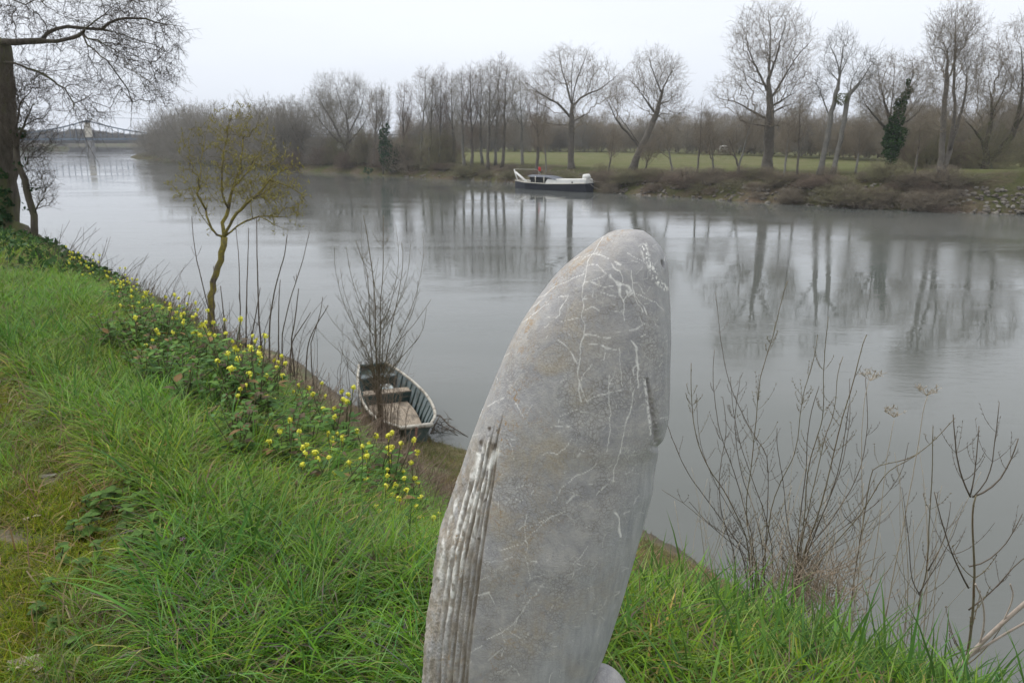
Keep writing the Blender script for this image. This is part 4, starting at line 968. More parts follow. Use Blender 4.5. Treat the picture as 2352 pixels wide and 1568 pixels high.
# round cap: force ends together at the very top
hw_ = (xr_ - xl_)/2; cx_ = (xr_ + xl_)/2
def sm(a, k=7): return np.convolve(np.pad(a, k//2, 'edge'), np.ones(k)/k, 'valid')
hw_[12:] = sm(hw_)[12:]; cx_[12:] = sm(cx_)[12:]
hd_ = hw_*np.interp(ztop - zz, [0, .1, .5, 1.5], [.95, .85, .72, .62])
cy_ = YS + np.interp(ztop - zz, [0, .3, 1.5], [0, -.0, .0])
nf_, nb_ = 420, 60
ang = np.r_[np.linspace(math.pi*.97, math.pi*2.03, nf_, endpoint=False), np.linspace(math.pi*2.03, math.pi*2.97, nb_, endpoint=False)]
nc = len(ang)
ca = np.cos(ang); sa = np.sin(ang)
e_ = .88
X = cx_[:, None] + hw_[:, None]*np.sign(ca)*np.abs(ca)**e_; Y = cy_[:, None] + hd_[:, None]*np.sign(sa)*np.abs(sa)**e_; Z = np.repeat(zz[:, None], nc, 1)
pxx, pyy, _ = project(np.stack([X, Y, Z], -1)); front = (sa < .12)[None, :]*np.ones((nr, 1), bool)
def pnoise(x, y, s, seed=0):
    """smooth value noise, vectorised"""
    rg = np.random.default_rng(seed); tab = rg.random((64, 64)); x = x/s; y = y/s
    xi = np.floor(x).astype(int); yi = np.floor(y).astype(int); fx = x - xi; fy = y - yi; fx = fx*fx*(3-2*fx); fy = fy*fy*(3-2*fy)
    g_ = lambda a, b_: tab[a % 64, b_ % 64]
    return (g_(xi, yi)*(1-fx) + g_(xi+1, yi)*fx)*(1-fy) + (g_(xi, yi+1)*(1-fx) + g_(xi+1, yi+1)*fx)*fy
wx = pxx + 8*(pnoise(pxx, pyy, 22, 1) - .5) + 2.6*(pnoise(pxx, pyy, 8, 2) - .5); wy = pyy + 8*(pnoise(pxx, pyy, 22, 3) - .5) + 2.6*(pnoise(pxx, pyy, 8, 4) - .5)
vein = np.zeros_like(pxx)
def seg_d(x, y, a, b_):
    ax, ay = a; bx, by = b_; dx, dy = bx-ax, by-ay; t_ = np.clip(((x-ax)*dx + (y-ay)*dy)/(dx*dx + dy*dy + 1e-9), 0, 1)
    return np.hypot(x - ax - t_*dx, y - ay - t_*dy)
wn = pnoise(pxx, pyy, 11, 6); wn2 = pnoise(pxx, pyy, 5, 7)
def vline(pts, w_, k=1.0, ox=0, oy=0):
    global vein
    P_ = [(ox + x/4, oy + y/4) for x, y in pts]
    for a, b_ in zip(P_[:-1], P_[1:]):
        m_ = (pxx > min(a[0], b_[0]) - 25) & (pxx < max(a[0], b_[0]) + 25) & (pyy > min(a[1], b_[1]) - 25) & (pyy < max(a[1], b_[1]) + 25) & front
        if not m_.any(): continue
        d = seg_d(wx[m_], wy[m_], a, b_); ww = w_*(.22 + 1.0*wn[m_]**1.3)*.72; ww = np.maximum(ww, .62); v_ = np.clip(1.5 - d/ww, 0, 1)*k*.8*(.55 + .45*wn2[m_]); vein[m_] = np.maximum(vein[m_], v_)
A7 = dict(ox=1176, oy=392); A3 = dict(ox=976, oy=784); A8 = dict(ox=976, oy=1176)
for pts, w_ in (([(700, 790), (760, 755), (840, 790), (880, 815)], 1.8), ([(935, 835), (965, 848), (995, 860)], 3.2), ([(905, 850), (945, 900), (990, 930), (1005, 1030)], 2.4), ([(910, 950), (930, 990), (975, 1040), (1000, 1050)], 4.2),
    ([(985, 1050), (1060, 1060), (1095, 1110), (1060, 1160), (1020, 1190), (990, 1140), (985, 1050)], 4.6), ([(1015, 1190), (1025, 1280), (1035, 1370)], 2.6), ([(1050, 1110), (1080, 1170), (1115, 1130)], 3.2),
    ([(660, 1030), (720, 1015), (800, 1040), (930, 1055)], 1.9), ([(1085, 930), (1100, 1000), (1100, 1080), (1125, 1120), (1160, 1200), (1240, 1310)], 2.2), ([(1130, 1150), (1150, 1230), (1200, 1290)], 2.4),
    ([(1130, 1130), (1210, 1165), (1330, 1210), (1390, 1270)], 1.2), ([(200, 1190), (390, 1080), (480, 1040), (560, 990), (650, 950)], 1.5), ([(430, 1170), (510, 1150), (490, 1210), (440, 1300), (435, 1340), (400, 1370)], 1.6),
    ([(670, 1280), (740, 1260), (800, 1290)], 2.2), ([(640, 1568), (655, 1400), (650, 1200), (655, 1000), (700, 850), (740, 760), (830, 610)], 1.3), ([(1185, 1330), (1190, 1400), (1210, 1415), (1150, 1450), (1085, 1465)], 2.4),
    ([(300, 1440), (350, 1415)], 1.5), ([(440, 1395), (520, 1380), (610, 1360)], 1.3), ([(650, 1510), (800, 1520), (910, 1540)], 2.3), ([(710, 865), (780, 870), (880, 940), (730, 1010)], 1.4), ([(820, 1110), (950, 1150)], 1.4),
    ([(60, 1350), (180, 1270), (300, 1170)], 1.2), ([(20, 1450), (200, 1320), (350, 1230)], 1.0), ([(560, 820), (650, 790), (700, 790)], 1.4), ([(660, 1190), (700, 1190)], 1.6), ([(1160, 1040), (1200, 1120), (1230, 1135)], 1.1), ([(890, 630), (925, 650)], 1.0), ([(1060, 760), (1110, 800), (1180, 815), (1220, 835)], 1.2)):
    vline(pts, w_, **A7)
for pts, w_ in (([(1235, 0), (1320, 80), (1395, 200)], 2.3), ([(1440, -30), (1432, 100), (1415, 200), (1405, 290), (1415, 420), (1440, 540)], 2.6), ([(1405, 330), (1460, 450), (1490, 540)], 2.2), ([(1620, 40), (1680, 65), (1750, 75)], 4.2),
    ([(1480, 20), (1640, 35)], 1.4), ([(1690, 300), (1700, 480), (1705, 850), (1680, 1000)], 1.4), ([(1930, 440), (1900, 600), (1820, 850), (1750, 1150), (1730, 1290)], 1.6), ([(1900, 0), (1935, 60), (1940, 180), (1965, 260), (1950, 340), (1960, 420)], 4.0),
    ([(1960, 200), (1920, 220), (1930, 290)], 2.6), ([(1075, 1045), (1140, 1018), (1210, 1030), (1290, 975), (1350, 890)], 1.8), ([(1500, 540), (1640, 480), (1800, 450)], 1.4), ([(820, 1360), (970, 1315)], 1.2),
    ([(1145, 1480), (1300, 1310), (1430, 1220), (1585, 1110)], 1.8), ([(1300, 1470), (1400, 1405)], 2.8), ([(570, 590), (640, 560), (730, 515)], 2.0), ([(1215, 780), (1240, 700), (1430, 615)], 1.0), ([(760, 120), (620, 230), (680, 350)], .9),
    ([(1540, 200), (1440, 340)], 1.2), ([(490, 700), (530, 620)], 1.2), ([(390, 910), (440, 870), (500, 850)], 1.0), ([(810, 570), (880, 630), (920, 690)], 1.2), ([(1590, 1400), (1690, 1300)], 1.5), ([(1780, 60), (1820, 400)], 1.2), ([(1740, 250), (1690, 440)], 1.0),
    ([(1660, 100), (1640, 170)], 1.2), ([(780, 890), (840, 905)], 1.0), ([(790, 930), (820, 1090)], 1.4), ([(1150, 790), (1330, 780)], 1.1), ([(1410, 990), (1470, 1020)], 1.2), ([(850, 1430), (880, 1450), (920, 1440)], 2.0)):
    vline(pts, w_, **A3)
for pts, w_ in (([(950, 150), (1050, 100), (1170, 30), (1280, 0)], 1.6), ([(860, 155), (940, 130)], 2.0), ([(700, 350), (880, 300), (1000, 190), (1160, 40)], 1.3), ([(1095, 640), (1040, 720), (960, 810), (900, 900), (830, 1010), (700, 1110), (570, 1175)], 2.0),
    ([(465, 755), (540, 750), (600, 735)], 3.4), ([(600, 740), (640, 860)], 1.0), ([(415, 1290), (535, 1220)], 1.6), ([(700, 1325), (745, 1240)], 2.0), ([(570, 1350), (720, 1250)], 1.2), ([(1190, 860), (1115, 940)], 1.5), ([(890, 1190), (960, 1120)], 1.3),
    ([(690, 1060), (740, 1200)], 1.0), ([(1750, 10), (1790, 60), (1780, 150), (1800, 230)], 4.5), ([(970, 450), (1020, 455)], 2.5), ([(730, 430), (800, 410)], 1.6), ([(710, 530), (760, 490)], 1.4), ([(510, 630), (590, 590)], 1.3), ([(790, 1090), (880, 1150)], 1.2),
    ([(780, 1410), (850, 1460), (880, 1500)], 1.7), ([(1150, 1560), (1170, 1460)], 1.2), ([(1360, 500), (1490, 320)], .9), ([(920, 0), (930, 200), (930, 420), (980, 620)], 1.1)):
    vline(pts, w_, **A8)
# right hand rough white band below the brow
band = np.minimum.reduce([seg_d(wx, wy, a, b_) for a, b_ in (((1480, 565), (1488, 600)), ((1488, 600), (1508, 640)), ((1508, 640), (1526, 662)))])
sp_ = pnoise(pxx, pyy, 3.0, 8); vein = np.maximum(vein, np.clip(1.3 - band/8.0, 0, 1)*np.clip((sp_ - .42)*6, 0, 1)*front)
# random short fleck veins
rg = np.random.default_rng(12)
for k in range(230):
    y0 = rg.uniform(545, 1560); l = itp(np.array([PY(1200, y0, YS)[2]]), zL, xL)[0]
    x0 = rg.uniform(1000, 1530); a = rg.normal(-.55, .45); ln = rg.uniform(4, 22)
    vline([(4*x0, 4*y0), (4*(x0 + ln*math.cos(a)), 4*(y0 + ln*math.sin(a)))], rg.uniform(.9, 2.0), rg.uniform(.35, .85))
lichen = np.clip((pnoise(pxx, pyy, 38, 9) - .42)*3.0, 0, 1)*np.clip((1330 - pxx)/150, .05, 1)*.6
ledge = itp(Z, zL, xL); lpx = project(np.stack([ledge, np.full_like(Z, YS), Z], -1))[0]
lichen = np.maximum(lichen, np.clip(1 - np.abs(pxx - lpx - 10)/22, 0, 1)*np.clip((900 - pyy)/150, 0, 1)*.9)
dark = np.zeros_like(pxx); brown = np.zeros_like(pxx); disp = np.zeros_like(pxx)
# belly pleats along the left edge
Rl = np.interp(pyy, [930, 1000, 1100, 1250, 1400, 1568, 1800], [1168, 1150, 1136, 1112, 1092, 1075, 1060])
wd = np.clip((pxx - lpx)/np.maximum(Rl - lpx, 1), -.2, 1.6)
fade = np.clip((pyy - 960 - 25*np.sin(wd*9))/90, 0, 1)*front
fadeL = fade*np.clip((1.0 - wd)/.04, 0, 1)
gro = [(.20, .035, 1040), (.34, .03, 990), (.47, .035, 1010), (.60, .03, 960), (.74, .035, 1060), (.86, .03, 940), (.96, .035, 1000)]
strip = np.floor(wd*7 + .0)
for k, (c, w_, y0) in enumerate(gro):
    c2 = c + .008*np.sin(pyy/90 + k) + .012*(pnoise(pyy, pyy*0 + k, 30, 20 + k) - .5)
    f2 = np.clip((pyy - y0)/70, 0, 1)*front; gg = np.exp(-((wd - c2)/w_)**2)*f2
    gk = [.35, .6, .55, .95, .7, 1.0, 1.0][k]*(.6 + .6*pnoise(pyy, pyy*0 + k, 45, 110 + k))
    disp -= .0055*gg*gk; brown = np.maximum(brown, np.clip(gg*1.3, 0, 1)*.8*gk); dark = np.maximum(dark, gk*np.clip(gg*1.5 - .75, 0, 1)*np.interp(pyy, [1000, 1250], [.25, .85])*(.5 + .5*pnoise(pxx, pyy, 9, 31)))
for k in range(7):
    cc_ = [.10, .27, .405, .535, .67, .80, .91][k]; st_ = [1130, 1060, 1010, 1000, 1090, 1040, 1120][k]; en = [1400, 1420, 1500, 1420, 1320, 1200, 1300][k]
    f2 = np.clip((pyy - st_)/20, 0, 1)*np.clip((en - pyy)/120, 0, 1)*front
    wn_ = .065*(.3 + .9*pnoise(pyy, pyy*0 + k, 26, 50 + k)); wv_ = np.clip(1.4 - np.abs(wd - cc_ - .02*np.sin(pyy/40 + k*2))/wn_, 0, 1)
    vein = np.maximum(vein, wv_*f2*np.clip((pnoise(pxx*2.5, pyy*.8, 14, 60 + k) - .30)*5, 0, 1)*(.65 + .35*pnoise(pxx, pyy, 3.5, 66))); disp += .002*wv_*f2
vein = np.maximum(vein, np.clip(1.3 - seg_d(wx, wy, (1140, 1035), (1126, 1075))/9, 0, 1)*front); vein = np.maximum(vein, np.clip(1.3 - seg_d(wx, wy, (1100, 1040), (1090, 1095))/7, 0, 1)*front)
brown = np.maximum(brown, fadeL*np.clip((pnoise(pxx*2, pyy*.6, 16, 33) - .35)*2, 0, .75))
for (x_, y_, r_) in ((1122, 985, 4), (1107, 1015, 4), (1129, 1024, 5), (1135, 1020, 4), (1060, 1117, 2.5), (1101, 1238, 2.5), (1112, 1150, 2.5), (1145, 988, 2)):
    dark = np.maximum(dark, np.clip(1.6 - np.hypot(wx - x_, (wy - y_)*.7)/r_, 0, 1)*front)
for (x_, y_, r_) in ((1052, 1240, 7), (1056, 1318, 9), (1050, 1280, 6), (1060, 1160, 6), (1100, 1135, 5), (1035, 1510, 7), (1155, 975, 9), (1183, 905, 12), (1150, 1000, 6)):
    lichen = np.maximum(lichen, np.clip(1.5 - np.hypot(wx - x_, (wy - y_)*.6)/r_, 0, 1)*1.6*front)
brown = brown*(1 - .9*np.clip(vein, 0, 1)); dark = dark*(1 - .5*np.clip(vein, 0, 1))
# chipped left edge
edge = np.clip(1 - np.abs(pxx - lpx)/28, 0, 1)*np.clip((pyy - 1150)/60, 0, 1)
disp += edge*(.004*(pnoise(pyy, pyy*0, 50, 71) - .5) + .0022*(pnoise(pyy, pxx, 9, 72) - .5))
disp += fadeL*(.0020*(pnoise(pxx*2.2, pyy*.35, 11, 73) - .5) + .0018*(pnoise(pxx*2, pyy, 4, 74) - .5))
# mouth crease and eye
cre = np.minimum.reduce([seg_d(pxx, pyy, a, b_) for a, b_ in (((1487, 872), (1494, 915)), ((1494, 915), (1502, 960)), ((1502, 960), (1509, 1014)))])
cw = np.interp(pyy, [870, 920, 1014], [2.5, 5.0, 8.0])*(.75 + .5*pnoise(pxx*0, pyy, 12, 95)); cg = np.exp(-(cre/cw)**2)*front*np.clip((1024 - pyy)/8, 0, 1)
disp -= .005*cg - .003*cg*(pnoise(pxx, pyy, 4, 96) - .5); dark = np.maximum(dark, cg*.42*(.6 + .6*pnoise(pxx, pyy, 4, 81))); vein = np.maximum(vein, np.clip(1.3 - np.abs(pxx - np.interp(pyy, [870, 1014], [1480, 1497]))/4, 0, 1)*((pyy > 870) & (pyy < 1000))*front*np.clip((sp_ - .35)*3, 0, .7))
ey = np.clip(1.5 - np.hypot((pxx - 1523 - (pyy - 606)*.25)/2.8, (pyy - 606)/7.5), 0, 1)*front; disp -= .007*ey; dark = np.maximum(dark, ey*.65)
notch = np.exp(-((pyy - 1026)/9)**2)*np.clip((pxx - 1488)/18, 0, 1)*front; disp -= .006*notch
disp += .0014*(pnoise(pxx, pyy, 60, 91) - .5)*2
nx_ = ca/hw_[:, None].clip(.02); ny_ = sa/hd_[:, None].clip(.02); nn_ = np.hypot(nx_, ny_); dfade = np.clip((ztop - Z)/.02, 0, 1)
X = X + disp*nx_/nn_*dfade; Y = Y + disp*ny_/nn_*dfade
i_, j_ = np.meshgrid(np.arange(nr-1), np.arange(nc), indexing='ij')
Q = np.stack([i_*nc + j_, (i_+1)*nc + j_, (i_+1)*nc + (j_+1) % nc, i_*nc + (j_+1) % nc], -1).reshape(-1, 4)
so = np.array([float(cx_[-1]), YS, 4.38])
sculpt = thing('whale_sculpture', 'upright grey veined limestone carving of a leaping whale in the foreground', 'sculpture', so)
g = Geo(); V = np.stack([X, Y, Z], -1).reshape(-1, 3); g.add(V, Q)
clip01 = lambda a: np.clip(a, 0, 1).ravel()
link(g.mesh('body', M_stone, so, attrs=dict(warm=clip01(np.clip((pnoise(pxx, pyy, 70, 101) - .3)*2.2, 0, 1)*np.clip((1480 - pxx)/200, .15, 1)), smooth=clip01(np.clip((pxx - np.interp(pyy, [560, 900, 1100, 1300, 1568], [1500, 1495, 1430, 1330, 1180]) + 40*(pnoise(pxx, pyy, 60, 44) - .5))/90, 0, .75)), vein=clip01(vein), lichen=clip01(lichen*.8), dark=clip01(dark), brown=clip01(brown))), 'body', sculpt)
# flipper
nu, nv = 64, 48; th = np.linspace(0, math.pi, nv); ph = np.linspace(0, 2*math.pi, nu, endpoint=False); TH, PH = np.meshgrid(th, ph, indexing='ij')
fc = PY(1388, 1612, YS - .02); rxf = 62/F*1.9; rzf = 88/F*1.95
fx_ = np.sin(TH)*np.cos(PH)*rxf; fy_ = np.sin(TH)*np.sin(PH)*.075; fzz = np.cos(TH)*rzf
rxx = fx_*math.cos(.25) + fzz*math.sin(-.25); rzz = -fx_*math.sin(-.25) + fzz*math.cos(.25)
VX = fc[0] + rxx - .0; VY = fc[1] + fy_ + .0; VZ = fc[2] + rzz
fpx, fpy, _ = project(np.stack([VX, VY, VZ], -1)); seam = np.clip(1 - seg_d(fpx, fpy, (1368, 1522), (1330, 1580))/13, 0, 1)
i_, j_ = np.meshgrid(np.arange(nv-1), np.arange(nu), indexing='ij')
g = Geo(); g.add(np.stack([VX, VY, VZ], -1).reshape(-1, 3), np.stack([i_*nu + j_, (i_+1)*nu + j_, (i_+1)*nu + (j_+1) % nu, i_*nu + (j_+1) % nu], -1).reshape(-1, 4))
z_ = np.zeros(nu*nv); link(g.mesh('flipper', M_stone, so, attrs=dict(vein=clip01(seam*pnoise(fpx, fpy, 3, 5)), lichen=clip01(seam), dark=z_, brown=clip01(seam*1.2))), 'flipper', sculpt)

# ------------------------------------------------------------------ near trees
rng = np.random.default_rng(101)
# big tree at the left edge
tb = GP(12, 560); YT = 13.6; tb = PY(4, 545, YT); tb[2] = float(gz(tb[0], tb[1])) - .1
def near_seed(pts, Yd, dy): return px_line(pts, Yd, dy)
trunk = [tb, *px_line([(2, 480), (1, 380), (-4, 290), (-9, 190), (-11, 95), (-14, 0), (-17, -90), (-20, -200)], YT)]
limbs = [near_seed([(-8, 100), (12, 95), (95, 95), (137, 93), (185, 86), (196, 70), (207, 60), (255, 18), (285, 1), (310, -30)], YT, -1.5), near_seed([(185, 86), (225, 92), (262, 110), (300, 150), (322, 175), (340, 215)], YT-.8, -.6),
    near_seed([(92, 92), (115, 72), (140, 60), (200, 66), (250, 70), (300, 85), (375, 112), (400, 128)], YT-.4, .8), near_seed([(235, 66), (262, 45), (312, 41), (375, 55), (425, 62)], YT-.2, -.4),
    near_seed([(185, 90), (225, 122), (250, 140), (300, 160), (345, 190), (385, 230)], YT-.8, -.9), near_seed([(-8, 150), (12, 142), (45, 147), (100, 172), (140, 200), (165, 220), (170, 250), (190, 307), (215, 355)], YT, -1.2),
    near_seed([(165, 220), (185, 262), (220, 280), (262, 300)], YT-1, -.3), near_seed([(30, 135), (87, 150), (142, 180), (185, 222), (205, 265)], YT, .6), near_seed([(285, 175), (300, 215), (305, 250), (298, 290)], YT-.8, .2),
    near_seed([(-18, 60), (60, 5), (110, -30)], YT, 1.0), near_seed([(50, 0), (62, 20), (95, 45), (140, 85), (185, 120)], YT, .9), near_seed([(90, -20), (100, 15), (150, 40), (215, 55)], YT, -.9),
    near_seed([(-20, 20), (30, -40), (120, -90), (260, -110)], YT, .5), near_seed([(140, -60), (240, -20), (330, 10), (390, 45)], YT, .4)]
cl = ell_cloud([(330, 70, 85, 70), (300, 160, 90, 75), (370, 190, 45, 60), (200, 110, 90, 70), (150, 30, 150, 50), (230, 230, 60, 50), (130, 180, 60, 50), (190, 270, 40, 45), (350, 110, 75, 70), (330, 20, 70, 50), (60, 60, 60, 60), (180, -70, 200, 70)], 1150, YT - .5, 1.6, rng)
G = grow([trunk] + limbs, cl, .27, .0030, .12, -.05, (2, .26), rng, 2, droop=.18, wig=.14, step=.16, spread=.6, limb_r=.052)
root = thing('large_tree', 'big dark-barked tree at the left frame edge, bare branches hanging over the river', 'tree', tb)
tm, bm = tree_meshes(G, 'large_tree', M_bark_near, M_twig_near, tb, 12, .05, rng)
link(tm, 'trunk', root); link(bm, 'branches', root)
g = Geo(); tube(g, smooth_line([tb + [.1, -.1, .35], tb + [.45, -.2, .3], tb + [.85, -.3, .02], tb + [1.0, -.35, -.4]]), [.2]*5 + [.18]*6 + [.14]*7 if False else .15, 9, rough=.08, rng=rng); link(g.mesh('root', M_bark_near, tb), 'root', root)
g = Geo()
for cx, cy, r_ in ((8, 470, 14), (4, 500, 18), (10, 440, 10), (40, 305, 9), (48, 372, 7), (4, 400, 8)):
    leaf_cloud(g, [PY(cx, cy, YT - .3)], [(r_/F*YT, .2, r_/F*YT*1.3)], 3000, .05, rng, [(.02, .05, .018), (.035, .075, .024)])
link(g.mesh('ivy_cover', M_col, tb), 'ivy_cover', root)
# bushy tree behind it
YB = 16.5; bb = PY(76, 552, 13.0); bb[2] = float(gz(bb[0], bb[1])) - .1; YB = 13.0
seeds = [[bb] + px_line([(80, 520), (76, 490), (72, 465), (60, 430), (48, 395), (40, 370), (33, 320), (30, 260)], YB), px_line([(79, 500), (88, 470), (92, 430), (98, 395)], YB, .5), px_line([(76, 495), (90, 465), (110, 440), (128, 425)], YB, -.4),
         px_line([(40, 372), (70, 330), (100, 300), (125, 275)], YB, .8), px_line([(36, 340), (60, 270), (95, 220), (115, 205)], YB, -.6), px_line([(34, 300), (50, 230), (60, 190)], YB, .4)]
cl = ell_cloud([(75, 235, 50, 55), (85, 310, 55, 45), (60, 180, 45, 40), (85, 395, 38, 55), (105, 450, 22, 35), (30, 260, 40, 90)], 620, YB, 1.3, rng)
G = grow(seeds, cl, .058, .0024, .15, .3, (2, .2), rng, 2, wig=.16, step=.14, limb_r=.022)
root = thing('riverside_tree', 'smaller twiggy tree with a leaning stem just right of the big left trunk', 'tree', bb)
tm, bm = tree_meshes(G, 'riverside_tree', M_bark_near, M_twig_near, bb, 7, .04, rng); link(tm, 'trunk', root); link(bm, 'branches', root)
g = Geo()
for cx, cy in ((40, 380), (52, 310), (75, 430), (60, 475)): leaf_cloud(g, [PY(cx, cy, YB)], [(.09, .1, .09)], 22, .05, rng, [(.02, .05, .018), (.03, .07, .024)])
link(g.mesh('ivy_leaves', M_col, bb), 'ivy_leaves', root)

# yellow lichened young tree
YL = 11.4; lb = PY(480, 745, YL); lb[2] = min(float(gz(lb[0], lb[1])), lb[2]) - .1
seeds = [[lb] + px_line([(483, 690), (490, 650), (500, 615), (507, 585), (513, 560), (516, 545)], YL),
    px_line([(512, 552), (492, 532), (475, 515), (462, 495), (450, 465), (436, 430), (420, 410)], YL, -.4), px_line([(514, 548), (512, 520), (520, 485), (532, 455), (545, 410), (552, 370), (560, 320)], YL, .2),
    px_line([(516, 545), (530, 510), (552, 480), (580, 455), (610, 440), (640, 420)], YL, -.5), px_line([(517, 545), (545, 520), (580, 500), (620, 492), (660, 500), (690, 480)], YL, .5), px_line([(476, 517), (474, 480), (482, 455), (500, 440)], YL, .3),
    px_line([(450, 465), (455, 420), (462, 370), (470, 320), (478, 280)], YL, .4), px_line([(522, 480), (505, 430), (510, 380), (520, 320), (528, 270), (535, 235)], YL, -.3), px_line([(540, 430), (575, 390), (600, 350), (612, 300)], YL, .6),
    px_line([(585, 455), (620, 410), (655, 385), (690, 375)], YL, -.2), px_line([(640, 420), (675, 430), (705, 460)], YL, .1), px_line([(436, 430), (415, 440), (395, 425)], YL, .1), px_line([(600, 495), (640, 520), (665, 530)], YL, .2)]
cl = np.concatenate([ell_cloud([(560, 345, 75, 65), (610, 400, 88, 72), (640, 450, 66, 48), (580, 440, 80, 40)], 270, YL, 1.1, rng), ell_cloud([(470, 360, 62, 75), (430, 425, 42, 36), (535, 275, 70, 42), (500, 430, 60, 45), (655, 500, 45, 30)], 120, YL, 1.0, rng)])
G = grow(seeds, cl, .046, .0026, .2, .15, (2, .13), rng, 2, wig=.24, step=.11, limb_r=.026)
root = thing('lichened_tree', 'young bare tree with crooked yellow-lichened branches on the bank edge left of centre', 'tree', lb)
tm, bm = tree_meshes(G, 'lichened_tree', M_lichen_bark, M_lichen_bark, lb, 9, .05, rng, flare=1.3); link(tm, 'trunk', root); link(bm, 'branches', root)
ends = G['S1'][rng.choice(len(G['S1']), 900, replace=False)]; g = Geo()
k = len(ends); D = norm(rng.normal(0, .5, (k, 3)) + [0, 0, .7]); segs(g, ends, ends + D*.02, .005, .004, 3); segs(g, ends + D*.02, ends + D*.05, .009, .002, 4)
me = g.mesh('buds', mottled('buds', (.18, .16, .04), (.32, .29, .07), 40, .7, 0), lb); link(me, 'buds', root)

# shoots: stems given as photo polylines, side shoots arcing up in pairs
def shoots(g, lines, Yd, r0, rng, side=(6, .35), buds=True, dy=.5, r1=.35, arc=.6, gnd=True, start=.25, second=False):
    S0 = []; S1 = []; Ra = []; Rb = []; B = []
    for ln in lines:
        d0 = rng.uniform(-dy, dy); pts = np.array(px_line(ln, Yd, 0)); pts[:, 1] += d0*np.linspace(.2, 1, len(pts))
        if gnd:
            b0 = pts[0].copy(); zg = float(gz(b0[0], b0[1])); 
            if b0[2] > zg: pts = np.concatenate([[np.array([b0[0] + rng.uniform(-.05, .05), b0[1], zg - .05])], pts])
        pts = resample(smooth_line(pts, 2), .05); n = len(pts); pts = pts + np.cumsum(rng.normal(0, .0012, pts.shape), 0)
        rr = r0*rng.uniform(.75, 1.2)*np.linspace(1, r1, n); tube(g, pts, rr, 5)
        Ltot = n*.05; ns = int(side[0]*Ltot)
        for k in range(ns):
            f = rng.uniform(start, .93); i = int(f*(n-1)); ax = norm(pts[min(i+1, n-1)] - pts[max(i-1, 0)])
            a = rng.uniform(0, 6.28)
            for sg in (0, math.pi):
                if rng.random() < .3: continue
                d = np.array([math.cos(a + sg), math.sin(a + sg)*.8, .55]); d = norm(d); l = side[1]*(1.15 - f)*rng.uniform(.5, 1.3)
                p = pts[i]; ps_ = [p]; dd = d.copy()
                for q_ in range(6): dd = norm(dd + np.array([0, 0, arc*.35]) + rng.normal(0, .04, 3)); p = p + dd*l/6; ps_.append(p)
                ps_ = np.array(ps_); rb2 = max(rr[i]*.5, .0012); R_ = np.linspace(rb2, rb2*.45, 7)
                S0.append(ps_[:-1]); S1.append(ps_[1:]); Ra.append(R_[:-1]); Rb.append(R_[1:]); B.append(ps_[2:])
                if second and l > .2:
                    for q_ in (2, 3, 4):
                        for sg2 in (0, math.pi):
                            aa = rng.uniform(0, 6.28); d3 = norm(np.array([math.cos(aa), math.sin(aa), .8])); l3 = l*.3*rng.uniform(.4, 1.2); e_ = ps_[q_] + d3*l3*.5; e2 = e_ + norm(d3 + [0, 0, .5])*l3*.5
                            S0.append([ps_[q_], e_]); S1.append([e_, e2]); Ra.append([rb2*.5]*2); Rb.append([rb2*.4]*2)
        B.append(pts[::2])
    if S0: segs(g, np.concatenate(S0), np.concatenate(S1), np.concatenate([np.asarray(a) for a in Ra]), np.concatenate([np.asarray(a) for a in Rb]), 3)
    if buds and B:
        B = np.concatenate(B); k = len(B); D = norm(rng.normal(0, .7, (k, 3)) + [0, 0, .8]); segs(g, B - D*.002, B + D*.012, r0*.45, .0008, 3)

# dark upright shoots around the young tree
stemlines = [[(490, 782), (485, 734), (475, 692), (457, 622), (447, 577), (439, 496)], [(549, 784), (549, 692), (546, 592), (539, 527)], [(564, 767), (567, 617), (569, 522)], [(493, 780), (489, 717), (487, 612)],
    [(598, 742), (597, 690), (595, 617), (594, 502)], [(618, 765), (630, 680), (645, 622), (658, 582), (664, 537)], [(645, 780), (649, 755), (663, 692), (680, 642), (695, 592), (708, 532)], [(670, 790), (675, 767), (685, 710), (690, 660)],
    [(710, 800), (718, 772), (735, 717), (739, 682)], [(700, 805), (728, 745), (755, 702)], [(640, 790), (640, 720), (646, 640)], [(575, 790), (590, 720), (600, 660)], [(520, 780), (512, 720), (503, 660)], [(660, 800), (700, 740), (712, 720)]]
stlab = ['leftmost, crossing the trunk of the yellow-lichened tree', 'straight, just right of the yellow-lichened tree', 'straight, second right of the yellow-lichened tree', 'short, in front of the yellow-lichened trunk', 'straight and thin, tip inside the lichened crown', 'bending right, left of the tallest pair', 'tallest, bending far to the right', 'short one right of the tall bending shoots', 'dark short one nearest to the boat sapling', 'slanting right above the yellow flowers', 'thin upright one between the bending shoots', 'slanting right behind the bank edge', 'slanting left beside the yellow-lichened tree', 'low one leaning far right']
for ln, lab in zip(stemlines, stlab):
    g = Geo(); Yd = 9.2 - (ln[0][0] - 480)*.006; shoots(g, [ln], Yd, .0115, rng, side=(.6, .3), dy=.1)
    b0 = PY(ln[0][0], ln[0][1], Yd); tag(link(g.mesh('shoot', M_shoot, b0), 'shoot', loc=b0), 'dark leafless shoot on the bank, ' + lab, 'shoot', 'dark shoots rising from the bank')
